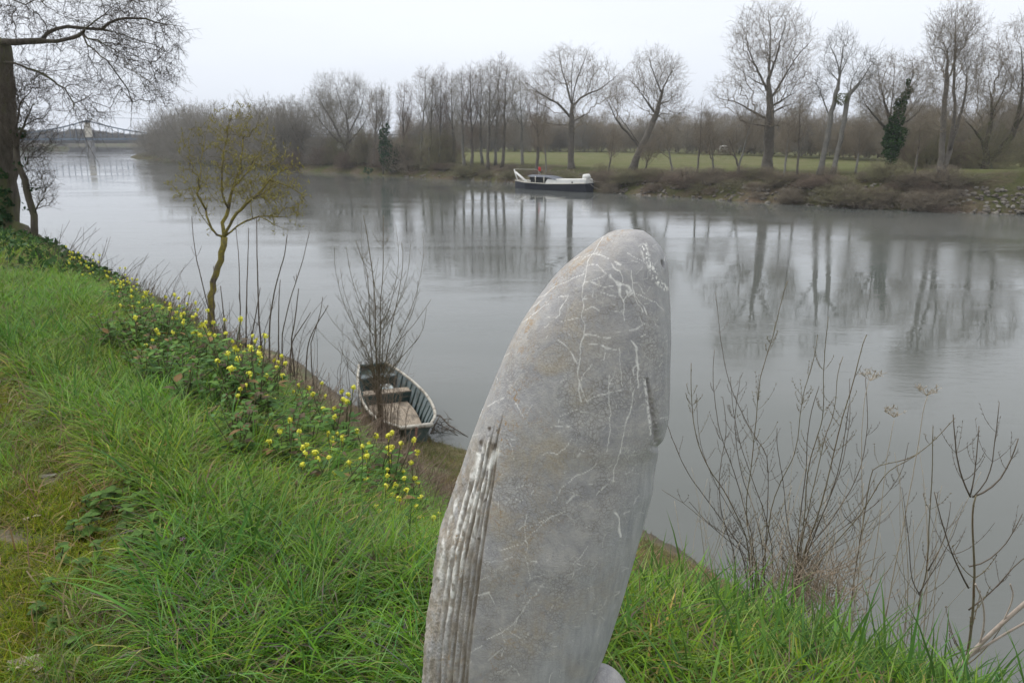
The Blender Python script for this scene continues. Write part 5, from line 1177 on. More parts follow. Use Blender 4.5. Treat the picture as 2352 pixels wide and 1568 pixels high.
# fine bank-edge shrubs on the left
g = Geo(); lines = []
for k in range(120):
    x = rng.uniform(110, 420); y = np.interp(x, [120, 180, 300, 420], [600, 640, 690, 745]); h = rng.uniform(20, 90); lines.append([(x, y + 15), (x + rng.normal(0, 6), y - h*.5), (x + rng.normal(0, 14), y - h)])
for k in range(60):
    x = rng.uniform(420, 830); y = np.interp(x, [420, 600, 830], [745, 800, 890]); h = rng.uniform(20, 110); lines.append([(x, y + 15), (x + rng.normal(0, 8), y - h*.5), (x + rng.normal(0, 22), y - h)])
for i, sub in enumerate((lines[:120], lines[120:])):
    g = Geo(); shoots(g, sub, 9.6 if i == 0 else 8.6, .0042, rng, side=(4, .28), dy=1.2, buds=False); b0 = PY(sub[0][0][0], sub[0][0][1], 9.0)
    o_ = link(g.mesh('dry_scrub', M_twig_near), 'dry_scrub', kind='stuff')

# boat sapling
sl = [[(868, 905), (866, 860), (865, 784), (864, 692), (859, 630), (847, 542), (838, 492)], [(872, 905), (873, 840), (875, 767), (875, 692), (883, 630), (883, 517), (884, 492)], [(866, 905), (850, 800), (848, 740), (846, 640), (830, 600), (815, 560)],
      [(872, 905), (890, 800), (905, 720), (920, 650), (925, 590), (919, 560)], [(868, 890), (835, 800), (805, 720), (785, 660), (780, 620)], [(872, 890), (905, 810), (940, 740), (960, 690), (965, 640)], [(868, 870), (900, 800), (950, 750), (990, 690)],
      [(866, 860), (820, 790), (770, 740), (745, 690)], [(868, 860), (855, 760), (850, 690), (862, 600)],
      [(868, 850), (830, 770), (795, 700), (775, 610), (778, 560)], [(870, 850), (915, 770), (950, 690), (968, 590), (962, 540)], [(868, 800), (840, 720), (812, 640), (800, 560)], [(872, 800), (905, 720), (938, 640), (945, 560)], [(872, 760), (900, 690), (915, 600), (905, 520)], [(866, 760), (845, 690), (825, 590), (822, 510)], [(870, 880), (930, 810), (975, 760), (985, 700)], [(866, 880), (800, 820), (760, 780), (730, 740)]]
sb = PY(870, 905, 14.2); sb[2] = float(gz(sb[0], sb[1]))
root = thing('sapling_bush', 'multi-stemmed bare sapling growing in front of the rowing boat', 'sapling', sb)
g = Geo(); shoots(g, sl[:4], 14.2, .015, rng, side=(3.6, 1.1), dy=.35, second=True, r1=.38, start=.22); link(g.mesh('stems', M_shoot_g, sb), 'stems', root)
g = Geo(); shoots(g, sl[4:], 14.2, .0085, rng, side=(4.5, .6), dy=.5, second=True, start=.3); link(g.mesh('branches', M_shoot_g, sb), 'branches', root)
g = Geo(); lines = []
for k in range(75):
    a = rng.normal(0, 1); x = 868 + a*22; y = rng.uniform(880, 960); lines.append([(868 + a*26, 945), (x + a*14, y - 20), (x + rng.normal(0, 30), y - rng.uniform(20, 90))])
shoots(g, lines, 14.0, .005, rng, side=(3, .3), dy=.8, buds=False); link(g.mesh('thicket', mottled('brown_twigs', (.17, .13, .095), (.28, .22, .165), 8, .9, 0), sb), 'thicket', root)

# right hand shrubs
R1 = [[(1735, 1300), (1708, 1176), (1721, 1085), (1731, 985), (1738, 894), (1755, 821), (1767, 784), (1785, 715), (1803, 648)], [(1745, 1300), (1762, 1152), (1778, 1092), (1783, 1072), (1805, 1018), (1810, 935), (1815, 874), (1832, 811), (1837, 750)],
      [(1820, 1300), (1832, 1176), (1834, 1052), (1852, 971), (1860, 918), (1852, 834), (1856, 700)], [(1830, 1300), (1885, 1162), (1906, 1069), (1922, 998), (1932, 951), (1959, 868), (1978, 784), (1988, 762)],
      [(1840, 1310), (1953, 1176), (1973, 1129), (2000, 1059), (2050, 1022), (2063, 1002)], [(1990, 1075), (2010, 1060), (2060, 1045), (2100, 1015), (2159, 938)], [(1835, 1310), (1870, 1130), (1890, 1060), (1905, 1000), (1925, 960), (1935, 860), (1950, 825)],
      [(1740, 1300), (1680, 1160), (1638, 1110), (1605, 1020), (1604, 870)], [(1740, 1305), (1650, 1180), (1595, 1110), (1560, 1020), (1545, 955)], [(1745, 1300), (1700, 1120), (1655, 990), (1648, 880), (1655, 820)], [(1783, 1072), (1760, 1040), (1740, 1000), (1700, 900), (1690, 705)],
      [(1832, 1310), (1800, 1200), (1790, 1100), (1770, 1000), (1765, 960)], [(1750, 1300), (1690, 1230), (1620, 1190), (1570, 1130)], [(1840, 1320), (1900, 1230), (2000, 1160), (2060, 1090), (2075, 1010)], [(1838, 1320), (1930, 1260), (2020, 1215), (2080, 1150)],
      [(1700, 1300), (1660, 1200), (1655, 1100), (1680, 1000), (1672, 930)], [(1760, 1310), (1700, 1210), (1650, 1120), (1625, 1030), (1625, 940)], [(1830, 1310), (1850, 1200), (1870, 1110), (1888, 1010), (1890, 880)], [(1836, 1310), (1900, 1200), (1960, 1080), (1985, 980), (1990, 900)],
      [(1835, 1312), (1930, 1220), (2010, 1120), (2040, 1000), (2042, 900)], [(1790, 1310), (1775, 1200), (1745, 1110), (1715, 1010), (1712, 900)], [(1745, 1310), (1670, 1260), (1600, 1210), (1545, 1190)], [(1838, 1316), (1960, 1270), (2060, 1240), (2130, 1180)], [(1820, 1310), (1815, 1180), (1822, 1060), (1818, 930), (1830, 850)], [(1760, 1300), (1740, 1180), (1700, 1080), (1685, 960), (1700, 860)]]
shb = PY(1790, 1300, 4.3); shb[2] = float(gz(shb[0], shb[1]))
root = thing('leafless_shrub', 'large leafless shrub of many upcurving stems on the bank right of the sculpture', 'shrub', shb)
g = Geo(); shoots(g, R1[:8], 4.3, .0062, rng, side=(8, .40), dy=.35, start=.12); link(g.mesh('stems', M_shoot_g, shb), 'stems', root)
g = Geo(); shoots(g, R1[8:], 4.3, .0046, rng, side=(9, .36), dy=.5, start=.12); link(g.mesh('branches', M_shoot, shb), 'branches', root)
R2 = [[(2224, 1484), (2229, 1310), (2222, 1176), (2231, 1136)], [(2229, 1140), (2215, 1110), (2197, 1049), (2189, 945)], [(2231, 1136), (2240, 1100), (2247, 1062), (2256, 982)], [(2233, 1140), (2262, 1105), (2277, 1069), (2283, 1002), (2290, 921)],
      [(2235, 1142), (2280, 1125), (2318, 1085), (2348, 1012)], [(2226, 1300), (2270, 1290), (2320, 1240), (2350, 1180)], [(2226, 1350), (2190, 1280), (2165, 1200), (2150, 1130)], [(2225, 1400), (2290, 1350), (2340, 1290), (2390, 1260)]]
b2 = PY(2224, 1484, 3.6); b2[2] = float(gz(b2[0], b2[1]))
root = thing('leafless_shrub', 'slender leafless shrub with candelabra branches near the right frame edge', 'shrub', b2)
g = Geo(); shoots(g, R2[:1], 3.6, .0095, rng, side=(6, .45), dy=.02); link(g.mesh('stem', M_shoot_g, b2), 'stem', root)
g = Geo(); shoots(g, R2[1:], 3.6, .0042, rng, side=(6, .3), dy=.03, gnd=False, r1=.5); link(g.mesh('branches', M_shoot, b2), 'branches', root)
R3 = [[(2105, 1440), (2107, 1420), (2113, 1363), (2130, 1310), (2133, 1210), (2137, 1119), (2140, 982)], [(2112, 1365), (2090, 1327), (2087, 1226), (2075, 1120)], [(2113, 1363), (2160, 1290), (2195, 1230), (2210, 1190)], [(2130, 1310), (2170, 1230), (2180, 1150)]]
b3 = PY(2105, 1440, 3.8); b3[2] = float(gz(b3[0], b3[1]))
root = thing('leafless_shrub', 'forked leafless shrub between the large shrub and the one near the right edge', 'shrub', b3)
g = Geo(); shoots(g, R3[:1], 3.8, .007, rng, side=(6, .4), dy=.02); link(g.mesh('stem', M_shoot_g, b3), 'stem', root)
g = Geo(); shoots(g, R3[1:], 3.8, .004, rng, side=(6, .3), dy=.03, gnd=False); link(g.mesh('branches', M_shoot, b3), 'branches', root)
# pale dead stalks with umbels
um = [([(1975, 1340), (1984, 1180), (1978, 1050), (1985, 930), (1999, 874)], 'left'), ([(2040, 1370), (2080, 1180), (2110, 1010), (2118, 940), (2128, 908)], 'right'), ([(2000, 1340), (2030, 1120), (2040, 1020), (2053, 958)], 'middle')]
for ln, nm in um:
    b0 = PY(ln[0][0], ln[0][1], 4.0); b0[2] = float(gz(b0[0], b0[1]))
    root = thing('dead_umbel_plant', f'pale dry stalk with an umbrella-shaped seed head, {nm} one of three by the shrub', 'dead plant', b0)
    g = Geo(); shoots(g, [ln], 4.0, .0045, rng, side=(1.5, .15), dy=.02, buds=False); link(g.mesh('stalk', M_dry, b0), 'stalk', root)
    g = Geo(); tip = PY(ln[-1][0], ln[-1][1], 4.02)
    for k in range(16):
        a = rng.uniform(0, 6.28); e1 = tip + np.array([math.cos(a)*.05, math.sin(a)*.05, .035])*rng.uniform(.6, 1.2); segs(g, [tip], [e1], .0012, .0008)
        for q_ in range(5): segs(g, [e1], [e1 + rng.normal(0, .009, 3) + [0, 0, .008]], .0009, .0016)
    link(g.mesh('seed_head', M_dry, b0), 'seed_head', root)
dl = []
for k in range(70):
    x = rng.uniform(1500, 2160); h = rng.uniform(90, 330); x2 = x + rng.normal(20, 45); dl.append([(x, 1380 + (x-1800)*.1), ((x+x2)/2 + rng.normal(0, 8), 1380 - h*.5), (x2, 1380 - h)])
g = Geo(); shoots(g, dl, 3.9, .0026, rng, side=(2, .15), dy=.5, buds=False); link(g.mesh('dry_stalks', M_dry), 'dry_stalks', kind='stuff')
g = Geo(); b4 = PY(2180, 1545, 2.9)
for ln, r_ in (([(2190, 1545), (2230, 1500), (2280, 1450), (2352, 1385), (2420, 1330)], .009), ([(2215, 1515), (2290, 1465), (2370, 1420)], .005), ([(2250, 1478), (2262, 1430), (2258, 1380), (2240, 1340)], .0035), ([(2300, 1435), (2330, 1370), (2320, 1340)], .003), ([(2190, 1545), (2160, 1560), (2120, 1580)], .005)):
    tube(g, smooth_line(px_line(ln, 2.9)), r_, 6)
tag(link(g.mesh('dead_branch', mottled('bleached_wood', (.28, .23, .19), (.42, .36, .31), 30, .85, .3, .002), b4), 'dead_branch', loc=b4), 'bleached fallen branch poking in at the lower right corner', 'branch')
# brown thicket at the foot of the large shrub
g = Geo()
for k in range(420):
    c = PY(rng.normal(1850, 60), rng.normal(1365, 38), rng.uniform(3.7, 4.4)); d = rng.normal(0, .06, 3) + [0, 0, .05]; m_ = c + d; segs(g, [c, m_], [m_, m_ + d*.6 + rng.normal(0, .04, 3)], .0022, .0014)
link(g.mesh('dead_tangle', mottled('brown_tangle', (.19, .145, .10), (.36, .29, .215), 12, .9, 0)), 'dead_tangle', kind='stuff')

# ------------------------------------------------------------------ grass
def blade_tuft(seed, n, L0, L1, w0, spread, lean, cols, rad=.05, nseg=4, curl=1.0):
    rng = np.random.default_rng(seed); g = Geo(); cols = np.array(cols)
    for k in range(n):
        a = rng.uniform(0, 6.28); base = np.array([math.cos(a), math.sin(a), 0])*rad*math.sqrt(rng.random()); a2 = rng.uniform(0, 6.28)
        d = np.array([math.cos(a2), math.sin(a2), 0]); L = rng.uniform(L0, L1); w_ = w0*rng.uniform(.6, 1.3); el = math.radians(rng.uniform(90 - spread, 88)); s_ = np.cross(d, [0, 0, 1]); tw_ = rng.uniform(-.5, .5); s_ = s_*math.cos(tw_) + d*math.sin(tw_)
        p = base - [0, 0, .01]; V = []; cu = rng.uniform(.3, 1)*lean*curl
        for i in range(nseg + 1):
            f = i/nseg; ww = w_*(1 - f**2.2)*.5*(1 if i < nseg else 0)
            V += [p + s_*ww, p - s_*ww] if i < nseg else [p]
            el -= cu/nseg*(1 + f); p = p + (d*math.cos(el) + np.array([0, 0, 1])*math.sin(el))*L/nseg
        Q = [[2*i, 2*i+1, 2*i+3, 2*i+2] for i in range(nseg-1)]; T = [[2*nseg-2, 2*nseg-1, 2*nseg]]
        c = cols[rng.integers(0, len(cols))]*rng.uniform(.75, 1.25); g.add(V, Q, T, c=c)
    return g.mesh('tuft', M_grass)
GL = [(.125, .25, .02), (.165, .31, .028), (.092, .19, .016), (.225, .33, .03), (.13, .265, .045), (.20, .30, .085), (.15, .28, .022), (.34, .30, .10), (.18, .13, .10), (.12, .25, .06)]
GS = GL[:6] + [(.26, .22, .08), (.30, .25, .12), (.20, .17, .06), (.16, .085, .06), (.14, .12, .115)]
GM = [(.12, .19, .012), (.16, .24, .016), (.09, .15, .012), (.21, .24, .02), (.26, .23, .05)]
lush = [blade_tuft(i, 20, .20, .40, .0074, 45, 1.7, GL + ([(.2, .19, .07)] if i % 2 else [(.13, .11, .10)]), .06) for i in range(6)]
straw = [blade_tuft(20 + i, 20, .16, .34, .0072, 60, 2.2, GS, .06) for i in range(6)]
short = [blade_tuft(40 + i, 30, .025, .075, .0028, 60, 1.2, GM, .045, 2) for i in range(4)]
fine = [blade_tuft(60 + i, 34, .12, .26, .0032, 50, 1.5, GL + [(.2, .2, .07)], .035, 3) for i in range(4)]
broad = [blade_tuft(80 + i, 7, .30, .52, .013, 35, 1.3, [(.085, .19, .035), (.11, .215, .04), (.075, .17, .05)], .04, 5) for i in range(3)]
dryt = [blade_tuft(90 + i, 16, .05, .16, .004, 70, 1.6, [(.25, .20, .11), (.17, .15, .06), (.12, .13, .04), (.2, .15, .09)], .06, 2) for i in range(3)]
ALL = lush + straw + short + fine + broad + dryt
I_l, I_s, I_sh, I_f, I_b, I_d = 0, 6, 12, 16, 20, 23
rng = np.random.default_rng(55)
def in_view(x, y, z, mx=250, my=420):
    px, py, fw = project(np.stack([x, y, z], -1)); return (px > -mx) & (px < 2352 + mx) & (py < 1568 + my) & (py > 300)
def cands(n, s0, s1, t0, t1, power=1.0):
    s_ = rng.uniform(s0, s1, n); t_ = t0 + (t1 - t0)*rng.random(n)**power
    x = C0[0] + s_*N_[0] + t_*A_[0]; y = C0[1] + s_*N_[1] + t_*A_[1]; z = gz(x, y); m_ = in_view(x, y, z)
    return s_[m_], t_[m_], x[m_], y[m_], z[m_]
patch = lambda x, y, s, k: pnoise(x + 50, y + 50, s, k)
def clear_mask(x, y):   # bare spots: round the sculpture foot and trodden patches
    px, py, _ = project(np.stack([x, y, gz(x, y)], -1))
    bare = np.zeros(len(x), bool)
    for cx, cy, rx, ry in ((880, 1528, 75, 45), (15, 1235, 60, 28), (115, 1098, 45, 22), (200, 1195, 35, 16), (700, 1580, 120, 30), (230, 1590, 160, 25), (330, 1075, 20, 15)):
        bare |= ((px - cx)/rx)**2 + ((py - cy)/ry)**2 < 1
    foot = (np.abs(x - so[0]) < .26) & (np.abs(y - YS) < .16)
    return ~(bare | foot)
def make(name, specs):
    P_ = []; R_ = []; S_ = []; I_ = []; T__ = []
    for (n, s0, s1, t0, t1, power, base_i, ni_, sc0, sc1, tintf, maskf) in specs:
        s_, t_, x, y, z = cands(n, s0, s1, t0, t1, power); m_ = clear_mask(x, y)
        if maskf is not None: m_ &= maskf(s_, t_, x, y)
        s_, t_, x, y, z = s_[m_], t_[m_], x[m_], y[m_], z[m_]; k = len(x)
        P_.append(np.c_[x, y, z]); R_.append(np.c_[rng.normal(0, .12, (k, 2)), rng.uniform(0, 6.28, k)]); S_.append(rng.uniform(sc0, sc1, k)); I_.append(base_i + rng.integers(0, ni_, k)); T__.append(tintf(s_, t_, x, y, k))
    P_ = np.concatenate(P_); I_ = np.concatenate(I_); used = sorted(set(I_)); rem = {u: i for i, u in enumerate(used)}
    print(name, len(P_))
    scatter(name, [ALL[u] for u in used], P_, np.concatenate(R_), np.concatenate(S_), np.array([rem[i] for i in I_]), np.concatenate(T__), M_grass)
def tint_green(s_, t_, x, y, k):
    v_ = rng.uniform(.82, 1.45, k) + .4*(patch(x, y, .5, 3) - .5); r_ = rng.uniform(-.08, .12, k) + .25*(patch(x, y, .8, 4) - .5); return np.c_[v_*(1 + r_), v_, v_*(1 - .5*r_)]
def tint_moss(s_, t_, x, y, k):
    v_ = rng.uniform(.85, 1.4, k)*(.75 + .5*patch(x, y, .35, 5)); return np.c_[v_*1.05, v_, v_*.9]
sb_ = lambda x, y: -1.05 + .55*(patch(x, y, .7, 6) - .5)
make('long_grass', [
    (16000, -1.5, 1.6, -2.2, 3.2, 1, I_l, 6, .7, 1.05, tint_green, lambda s, t, x, y: s > sb_(x, y)),
    (9000, -1.5, 1.3, 3.2, 8, 1, I_l, 6, .7, 1.05, tint_green, lambda s, t, x, y: (s > sb_(x, y)) & (rng.random(len(s)) < .75)),
    (5000, -1.5, 1.2, 2.2, 9, 1, I_s, 6, .7, 1.1, tint_green, lambda s, t, x, y: (s > sb_(x, y) + .1) & (patch(x, y, .9, 7) > .38)),
    (6500, -2.2, 1.2, 8, 22, 1, I_s, 6, .8, 1.3, tint_green, None),
    (2500, -2.2, 1.2, 8, 24, 1, I_l, 6, .8, 1.2, tint_green, None),
    (900, -1.3, .5, -1.5, 5, 1, I_b, 3, .45, 1.0, tint_green, lambda s, t, x, y: s > sb_(x, y)),
    (1800, -1.6, .4, -1.8, 6, 1, I_d, 3, 1.0, 2.2, tint_green, None), (900, -1.4, .6, -1.8, 2.5, 1, I_s, 6, .7, 1.05, tint_green, lambda s, t, x, y: (s > sb_(x, y)) & (patch(x, y, .5, 15) > .5)),
    (900, .2, 1.3, -2.4, -.3, 1, I_b, 3, .6, 1.0, tint_green, None)])
make('short_grass', [
    (26000, -3.4, -.5, -1.5, 4.5, 1, I_sh, 4, .8, 1.5, tint_moss, None),
    (9000, -5, -.8, 4, 14, 1, I_sh, 4, 1, 2, tint_moss, None),
    (1500, -2.6, -.9, -1.5, 4.5, 1, I_f, 4, .5, .9, tint_green, lambda s, t, x, y: patch(x, y, .45, 8) > .55),
    (900, -2.6, -.9, -1.2, 4.5, 1, I_s, 6, .45, .8, tint_green, lambda s, t, x, y: patch(x, y, .5, 9) > .62)])
make('bank_grass', [
    (7000, 1.0, 3.2, -3, 14, 1, I_d, 3, .9, 1.7, tint_green, None),
    (12000, 3.0, 6.7, 2, 13, 1, I_d, 3, .9, 2.0, tint_green, lambda s, t, x, y: patch(x, y, .8, 10) > .35),
    (4500, 3.0, 6.9, 2, 13, 1, I_f, 4, .25, .6, tint_moss, lambda s, t, x, y: patch(x, y, .9, 12) > .5),
    (2500, 1.0, 2.2, 4, 12, 1, I_s, 6, .5, .9, tint_green, None)])

# ------------------------------------------------------------------ leafy plants
def leaf_geo(g, p, d, up, L, w_, c, serr=False, fold=.25, droop=.3):
    d = np.asarray(d, float); d = d/np.linalg.norm(d); s_ = np.cross(d, up); s_ /= max(np.linalg.norm(s_), 1e-6); n_ = np.cross(s_, d)
    st_ = [(0, .0), (.18, .75), (.42, 1.0), (.7, .62), (1, 0)]; V = []
    for f, ww in st_:
        c_ = p + d*L*f - n_*0 + np.array([0, 0, -1])*droop*L*f*f
        V += [c_ + s_*w_*ww*.5 + n_*fold*w_*ww*.5, c_, c_ - s_*w_*ww*.5 + n_*fold*w_*ww*.5]
    Q = [[3*i + k, 3*i + k + 1, 3*i + k + 4, 3*i + k + 3] for i in range(4) for k in (0, 1)]
    g.add(V, Q, c=c)
MUSTL = [(.07, .15, .03), (.09, .19, .035), (.13, .24, .045), (.08, .165, .05), (.12, .09, .055), (.06, .13, .03), (.10, .20, .05), (.22, .14, .06)]
M_yel = mottled('yellow_petals', (.62, .60, .04), (.78, .76, .09), 60, .6, 0)
M_stalk = mottled('dark_stalk', (.07, .07, .035), (.10, .11, .045), 30, .7, 0)
def mustard_src(seed, h, nl, nf, wd_=.16, fmax=.8):
    rng = np.random.default_rng(seed); root = bpy.data.objects.new('mustard_plant', None)
    gs = Geo(); gl = Geo(); heads = []
    for k in range(4):
        a = rng.uniform(0, 6.28); d = np.array([math.cos(a), math.sin(a), 0]); tip = d*rng.uniform(.03, wd_) + [0, 0, h*rng.uniform(.7, 1.0)]
        pts = smooth_line([np.zeros(3), d*.02 + [0, 0, h*.4], tip]); tube(gs, pts, np.linspace(.005, .002, len(pts)), 5); heads.append(tip)
        for j in range(nl//4):
            f = rng.uniform(.08, fmax); i = int(f*(len(pts)-1)); a2 = rng.uniform(0, 6.28); dd = np.array([math.cos(a2), math.sin(a2), rng.uniform(.0, .6)])
            sz = rng.uniform(.055, .10)*(1.2 - .8*f); leaf_geo(gl, pts[i] + dd*.015, dd, np.array([0, 0, 1.]), sz*1.3, sz*.75, np.array(MUSTL[min(int(rng.integers(0, 15)) % 8, 7)])*rng.uniform(.8, 1.2), droop=rng.uniform(0, .5))
    parts = [('stem', gs.mesh('mustard_stem', M_stalk)), ('leaves', gl.mesh('mustard_leaves', M_col))]
    for k in range(nf):
        c = heads[k % 4] + (0 if k < 4 else np.array([rng.normal(0, .03), rng.normal(0, .03), -rng.uniform(.02, .09)])); g = Geo()
        for q_ in range(26):
            d = norm(rng.normal(0, 1, 3) + [0, 0, .5]); pc = c + d*rng.uniform(.004, .017); U, Wv = frames(d[None]); U, Wv = U[0], Wv[0]; s_ = .0052
            V = [pc, pc + U*s_ + d*.001, pc + Wv*s_ + d*.001, pc - U*s_ + d*.001, pc - Wv*s_ + d*.001]; g.add([pc + (U + Wv)*s_, pc + (U - Wv)*s_, pc - (U + Wv)*s_, pc + (Wv - U)*s_], [[0, 1, 2, 3]])
        segs(g, [c - [0, 0, .03]], [c], .0015, .0015); parts.append(('flower_head', g.mesh('flower_head', M_yel)))
    return parts
MS = [mustard_src(1, .44, 64, 3), mustard_src(2, .56, 76, 6), mustard_src(3, .36, 60, 3), mustard_src(4, .50, 72, 4)]
MB = [mustard_src(11, .36, 96, 0, .2, 1.0), mustard_src(12, .30, 88, 0, .22, 1.0)]
def put(parts, name, label, cat, loc, group, rz, sc, n_heads=None):
    root = thing(name, label, cat, loc, group, rz); root.scale = (sc,)*3
    for nm, me in parts: link(me, nm, root)
    return root
rng = np.random.default_rng(77)
def on_bank(px, py):
    p = GP(px, py, 1.5, 20); return p
def bank_pt(s_, t_):
    x = C0[0] + s_*N_[0] + t_*A_[0]; y = C0[1] + s_*N_[1] + t_*A_[1]; return np.array([x, y, float(gz(x, y))])
zlab = [(0, 1.5, 'yellow-flowering mustard plant at the near end of the row, beside the sculpture', 'mustard near the sculpture'), (1.5, 4.6, 'yellow-flowering mustard plant in the tall leafy clump above the rowing boat', 'mustard above the rowing boat'),
        (4.6, 30, 'yellow-flowering mustard plant in the far clump by the brown brush', 'mustard, far clump')]
for i in range(92):
    f = (i + .5)/92; t_ = .15 + 8.6*f**1.35 + rng.uniform(-.1, .1); s_ = rng.uniform(-.25, .85) if t_ < 5 else rng.uniform(.15, .85)
    if t_ < .8: s_ = rng.uniform(.05, .9)
    sc = float(np.interp(t_, [0, 1, 2, 4, 6, 9], [.7, .95, 1.2, 1.1, .9, .75]))*rng.uniform(.7, 1.1)
    lab, grp = [(l, g_) for a, b_, l, g_ in zlab if a <= t_ < b_][0]
    put(MS[i % 4], 'mustard_plant', lab, 'flowering plant', bank_pt(s_, t_), grp, rng.uniform(0, 6.28), sc)
for i in range(30):
    t_ = rng.uniform(.1, 2.3); s_ = rng.uniform(.25, 1.1); l, g_ = (zlab[0][2], zlab[0][3]) if t_ < 1.5 else (zlab[1][2], zlab[1][3])
    put(MS[i % 4], 'mustard_plant', l, 'flowering plant', bank_pt(s_, t_), g_, rng.uniform(0, 6.28), rng.uniform(.6, .95))
for i in range(150):
    f = (i + .5)/150; t_ = .5 + 6.0*f**1.2; s_ = rng.uniform(-.42, .8) if t_ < 4.6 else rng.uniform(.1, .8)
    sc = float(np.interp(t_, [.5, 1.2, 2, 4, 6.5], [.6, .9, 1.15, 1.1, .8]))*rng.uniform(.7, 1.1)
    a = int(min(2, (t_ > 1.5) + (t_ > 4.6)))
    put(MB[i % 2], 'leafy_weed', 'dark green leafy plant without flowers ' + ['at the near end of the mustard row', 'in the tall clump above the rowing boat', 'in the far mustard clump'][a], 'plant', bank_pt(s_, t_), ['leafy plants near the sculpture', 'leafy plants above the rowing boat', 'leafy plants in the far clump'][a], rng.uniform(0, 6.28), sc)
# ivy / ground cover near the big tree
g = Geo(); cs = []
for k in range(110):
    p = bank_pt(rng.uniform(-.2, 1.5), rng.uniform(7.8, 16)); leaf_cloud(g, [p + [0, 0, .12]], [(.3, .3, .16)], 900, .045, rng, [(.03, .075, .022), (.045, .10, .03), (.06, .12, .04)])
link(g.mesh('ground_ivy', M_col), 'ground_ivy', kind='stuff')
# brown brush along the edge
rng = np.random.default_rng(88); g = Geo(); S0 = []; S1 = []
for k in range(13000):
    t_ = rng.uniform(2.5, 15); s_ = .7 + 3.0*rng.random()**1.2; x = C0[0] + s_*N_[0] + t_*A_[0]; y = C0[1] + s_*N_[1] + t_*A_[1]; p = np.array([x, y, float(gz(x, y))]); d = norm(rng.normal(0, .5, 3) + [0, 0, .9])*rng.uniform(.1, .38)
    m_ = p + d*.6; S0 += [p, m_]; S1 += [m_, m_ + d*.4 + rng.normal(0, .05, 3)]
for k in range(9000):
    t_ = rng.uniform(1.8, 9.5); s_ = rng.uniform(.9, 3.4); p = bank_pt(s_, t_); d = norm(rng.normal(0, .55, 3) + [0, 0, .8])*rng.uniform(.15, .5)
    m_ = p + d*.6; S0 += [p, m_]; S1 += [m_, m_ + d*.4 + rng.normal(0, .07, 3)]
segs(g, S0, S1, .0034, .0018, 3); link(g.mesh('brown_brush', mottled('brown_brush', (.15, .11, .08), (.27, .21, .155), 3, .9, 0)), 'brown_brush', kind='stuff')

# nettles
M_net = colmat('nettle_leaf', .65, .25, .08)
def serrated(seed, c):
    rng = np.random.default_rng(seed); g = Geo(); n = 9; L = 1.0; V = [[0, 0, 0]]; c_ = []
    for sgn in (1, -1):
        pass
    mid = []; le = []; ri = []
    for i in range(n+1):
        f = i/n; ww = .42*math.sin(math.pi*min(1, f*.93 + .07))**.75*(1 - .25*f); ww *= (1 + (.16 if i % 2 else -.14)); z = -.25*f*f + .0
        mid.append([0, f, z]); le.append([-ww, f - .03, z + .10*ww]); ri.append([ww, f - .03, z + .10*ww])
    le[-1] = ri[-1] = mid[-1]; V = mid + le + ri; m_ = n + 1
    Q = [[i, i+1, m_+i+1, m_+i] for i in range(n)] + [[i, 2*m_+i, 2*m_+i+1, i+1] for i in range(n)]
    g.add(V, Q, c=c); return g.mesh('leaf', M_net)
leafm = [serrated(1, (.085, .16, .035)), serrated(2, (.11, .20, .045)), serrated(3, (.07, .125, .035))]
def nettle(px, py, h, lab, nlv=4, sc=1.0, cat='nettle', grp='nettles in the grass at the lower left', leaf=None):
    p = on_bank(px, py); root = thing('nettle_plant', lab, cat, p, grp, rng.uniform(0, 6.28)); g = Geo(); tube(g, [(0, 0, -.01), (.01, .0, h*.5), (0, .01, h)], [.003, .0025, .002], 5, c=(.09, .06, .05)); link(g.mesh('stem', M_net), 'stem', root)
    for l in range(nlv):
        z = h*(.35 + .65*l/max(nlv-1, 1)); r_ = (.062 - .026*l/max(nlv-1, 1))*sc; a0 = l*math.pi/2 + rng.uniform(-.2, .2)
        for k in range(2 if l < nlv-1 else 4):
            a = a0 + k*(math.pi if l < nlv-1 else math.pi/2); o_ = link(leafm[(l + k) % 3], 'leaf', root, (0, 0, z)); s_ = r_*rng.uniform(.8, 1.15); o_.scale = (s_*1.15, s_, s_); o_.rotation_euler = (rng.uniform(-.15, .35), rng.uniform(-.2, .2), a)
    return root
nets = [(150, 1300, .09), (190, 1330, .08), (230, 1300, .10), (120, 1370, .07), (330, 1290, .13), (350, 1330, .10), (410, 1190, .12), (460, 1260, .12), (270, 1180, .12), (300, 1290, .10), (400, 1400, .10), (440, 1430, .10), (310, 1450, .06), (260, 1470, .05), (365, 1250, .13), (420, 1300, .13), (205, 1180, .08), (90, 1420, .05), (470, 1370, .10), (385, 1160, .12), (395, 1330, .16), (430, 1375, .15), (300, 1235, .14), (330, 1205, .15), (210, 1240, .11), (255, 1400, .08), (285, 1410, .07), (345, 1395, .08), (360, 1430, .07), (375, 1290, .12), (290, 1290, .08), (240, 1190, .12), (380, 1215, .13), (310, 1160, .12), (130, 1450, .05), (360, 1150, .12), (420, 1250, .12), (270, 1335, .06), (175, 1235, .08), (170, 1500, .05), (215, 1520, .05), (340, 1340, .09), (450, 1320, .12)]
for i, (x, y, h) in enumerate(nets):
    nettle(x, y, h, 'tall nettle beside the purple flower' if (x, y) == (430, 1375) else 'small green nettle growing in the grass at the lower left', 4 if h > .1 else 3, 1.15 if h > .1 else .8, grp=None if (x, y) == (430, 1375) else 'nettles in the grass at the lower left')
p = on_bank(432, 1330); root = thing('deadnettle', 'single purple-flowered dead-nettle among the nettles', 'flower', p)
g = Geo(); tube(g, [(0, 0, 0), (.0, 0, .17)], .003, 5, c=(.1, .05, .06)); link(g.mesh('stem', M_net), 'stem', root)
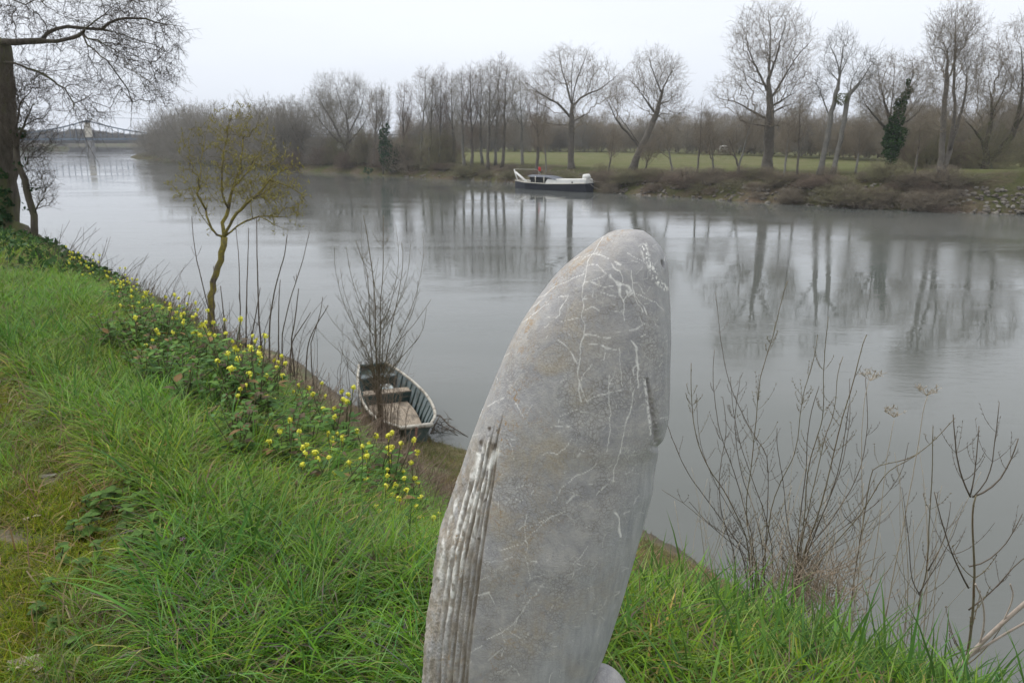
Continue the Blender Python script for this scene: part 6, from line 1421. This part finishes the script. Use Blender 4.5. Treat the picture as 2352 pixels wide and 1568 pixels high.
g = Geo(); leaf_cloud(g, [np.array([0, 0, .17])], [(.013, .013, .013)], 40, .006, rng, [(.32, .12, .33), (.45, .25, .46)]); link(g.mesh('blossom', M_net), 'blossom', root)
for k in range(4):
    o_ = link(leafm[k % 3], 'leaf', root, (0, 0, .13)); o_.scale = (.04,)*3; o_.rotation_euler = (.1, 0, k*1.57)

# dead oak leaves, stones, pebbles on the ground
M_dleaf = [mottled('dead_leaf_pale', (.33, .27, .21), (.48, .41, .34), 40, .8, .2, .002), mottled('dead_leaf_brown', (.17, .10, .06), (.30, .19, .12), 40, .8, .2, .002)]
def oak_leaf(seed, mat):
    rng = np.random.default_rng(seed); n = 24; V = [[0, 0, .012]]
    for i in range(n):
        a = 2*math.pi*i/n; lob = 1 + .22*math.cos(a*7) + rng.normal(0, .06); V.append([.5*math.cos(a)*lob, .26*math.sin(a)*lob, .10*abs(math.sin(a)) + .05*math.sin(3*a) + rng.normal(0, .012)])
    g = Geo(); g.add(V, T=[[0, 1+i, 1+(i+1) % n] for i in range(n)]); return g.mesh('dead_leaf', mat)
olm = [oak_leaf(1, M_dleaf[0]), oak_leaf(2, M_dleaf[1]), oak_leaf(3, M_dleaf[0]), oak_leaf(4, M_dleaf[1])]
for (x, y, k, s_, rz, lab) in ((60, 1532, 0, .10, .2, 'large pale curled oak leaf at the lower left corner'), (95, 1540, 2, .06, 1.2, 'small pale leaf right of the large pale one in the lower left corner'), (342, 1462, 1, .10, .9, 'brown dead leaf lying in the grass right of the small nettles'),
    (75, 1195, 2, .06, .6, 'pale dead leaf on the mossy patch at the left'), (183, 1218, 1, .06, 2.2, 'brown curled leaf beside the leftmost nettle'), (868, 1508, 1, .07, .3, 'reddish-brown leaf above the flat stone beside the sculpture'), (845, 1520, 3, .06, 1.3, 'brown leaf left of the flat stone by the sculpture'),
    (905, 1500, 3, .05, 2.0, 'small brown leaf right of the reddish one by the sculpture'), (680, 1555, 2, .05, 1, 'pale leaf fragment at the bottom edge below the grass tuft')):
    p = on_bank(x, y); o_ = link(olm[k], 'dead_leaf', loc=p + [0, 0, .012]); o_.scale = (s_, s_, s_); o_.rotation_euler = (rng.uniform(-.2, .2), rng.uniform(-.2, .2), rz); tag(o_, lab, 'leaf')
M_flat = mottled('flat_stone', (.20, .185, .155), (.30, .28, .24), 20, .85, .3, .004)
fsm = stone_mesh(77, M_flat)
for (x, y, s_, sc3, lab) in ((900, 1532, .075, (1.3, .8, .3), 'flat grey-brown stone in the bare soil left of the sculpture'), (112, 1095, .035, (1.4, .8, .35), 'flat stone in the trodden grass at the left'), (45, 1080, .012, (1, 1, 1), 'tiny white pebble at the left, above the flat stone'), (108, 1062, .012, (1, 1, .8), 'tiny white pebble in the grass right of the other one')):
    p = on_bank(x, y); o_ = link(fsm, 'stone', loc=p + [0, 0, .004]); o_.scale = tuple(s_*np.array(sc3)); tag(o_, lab, 'stone')
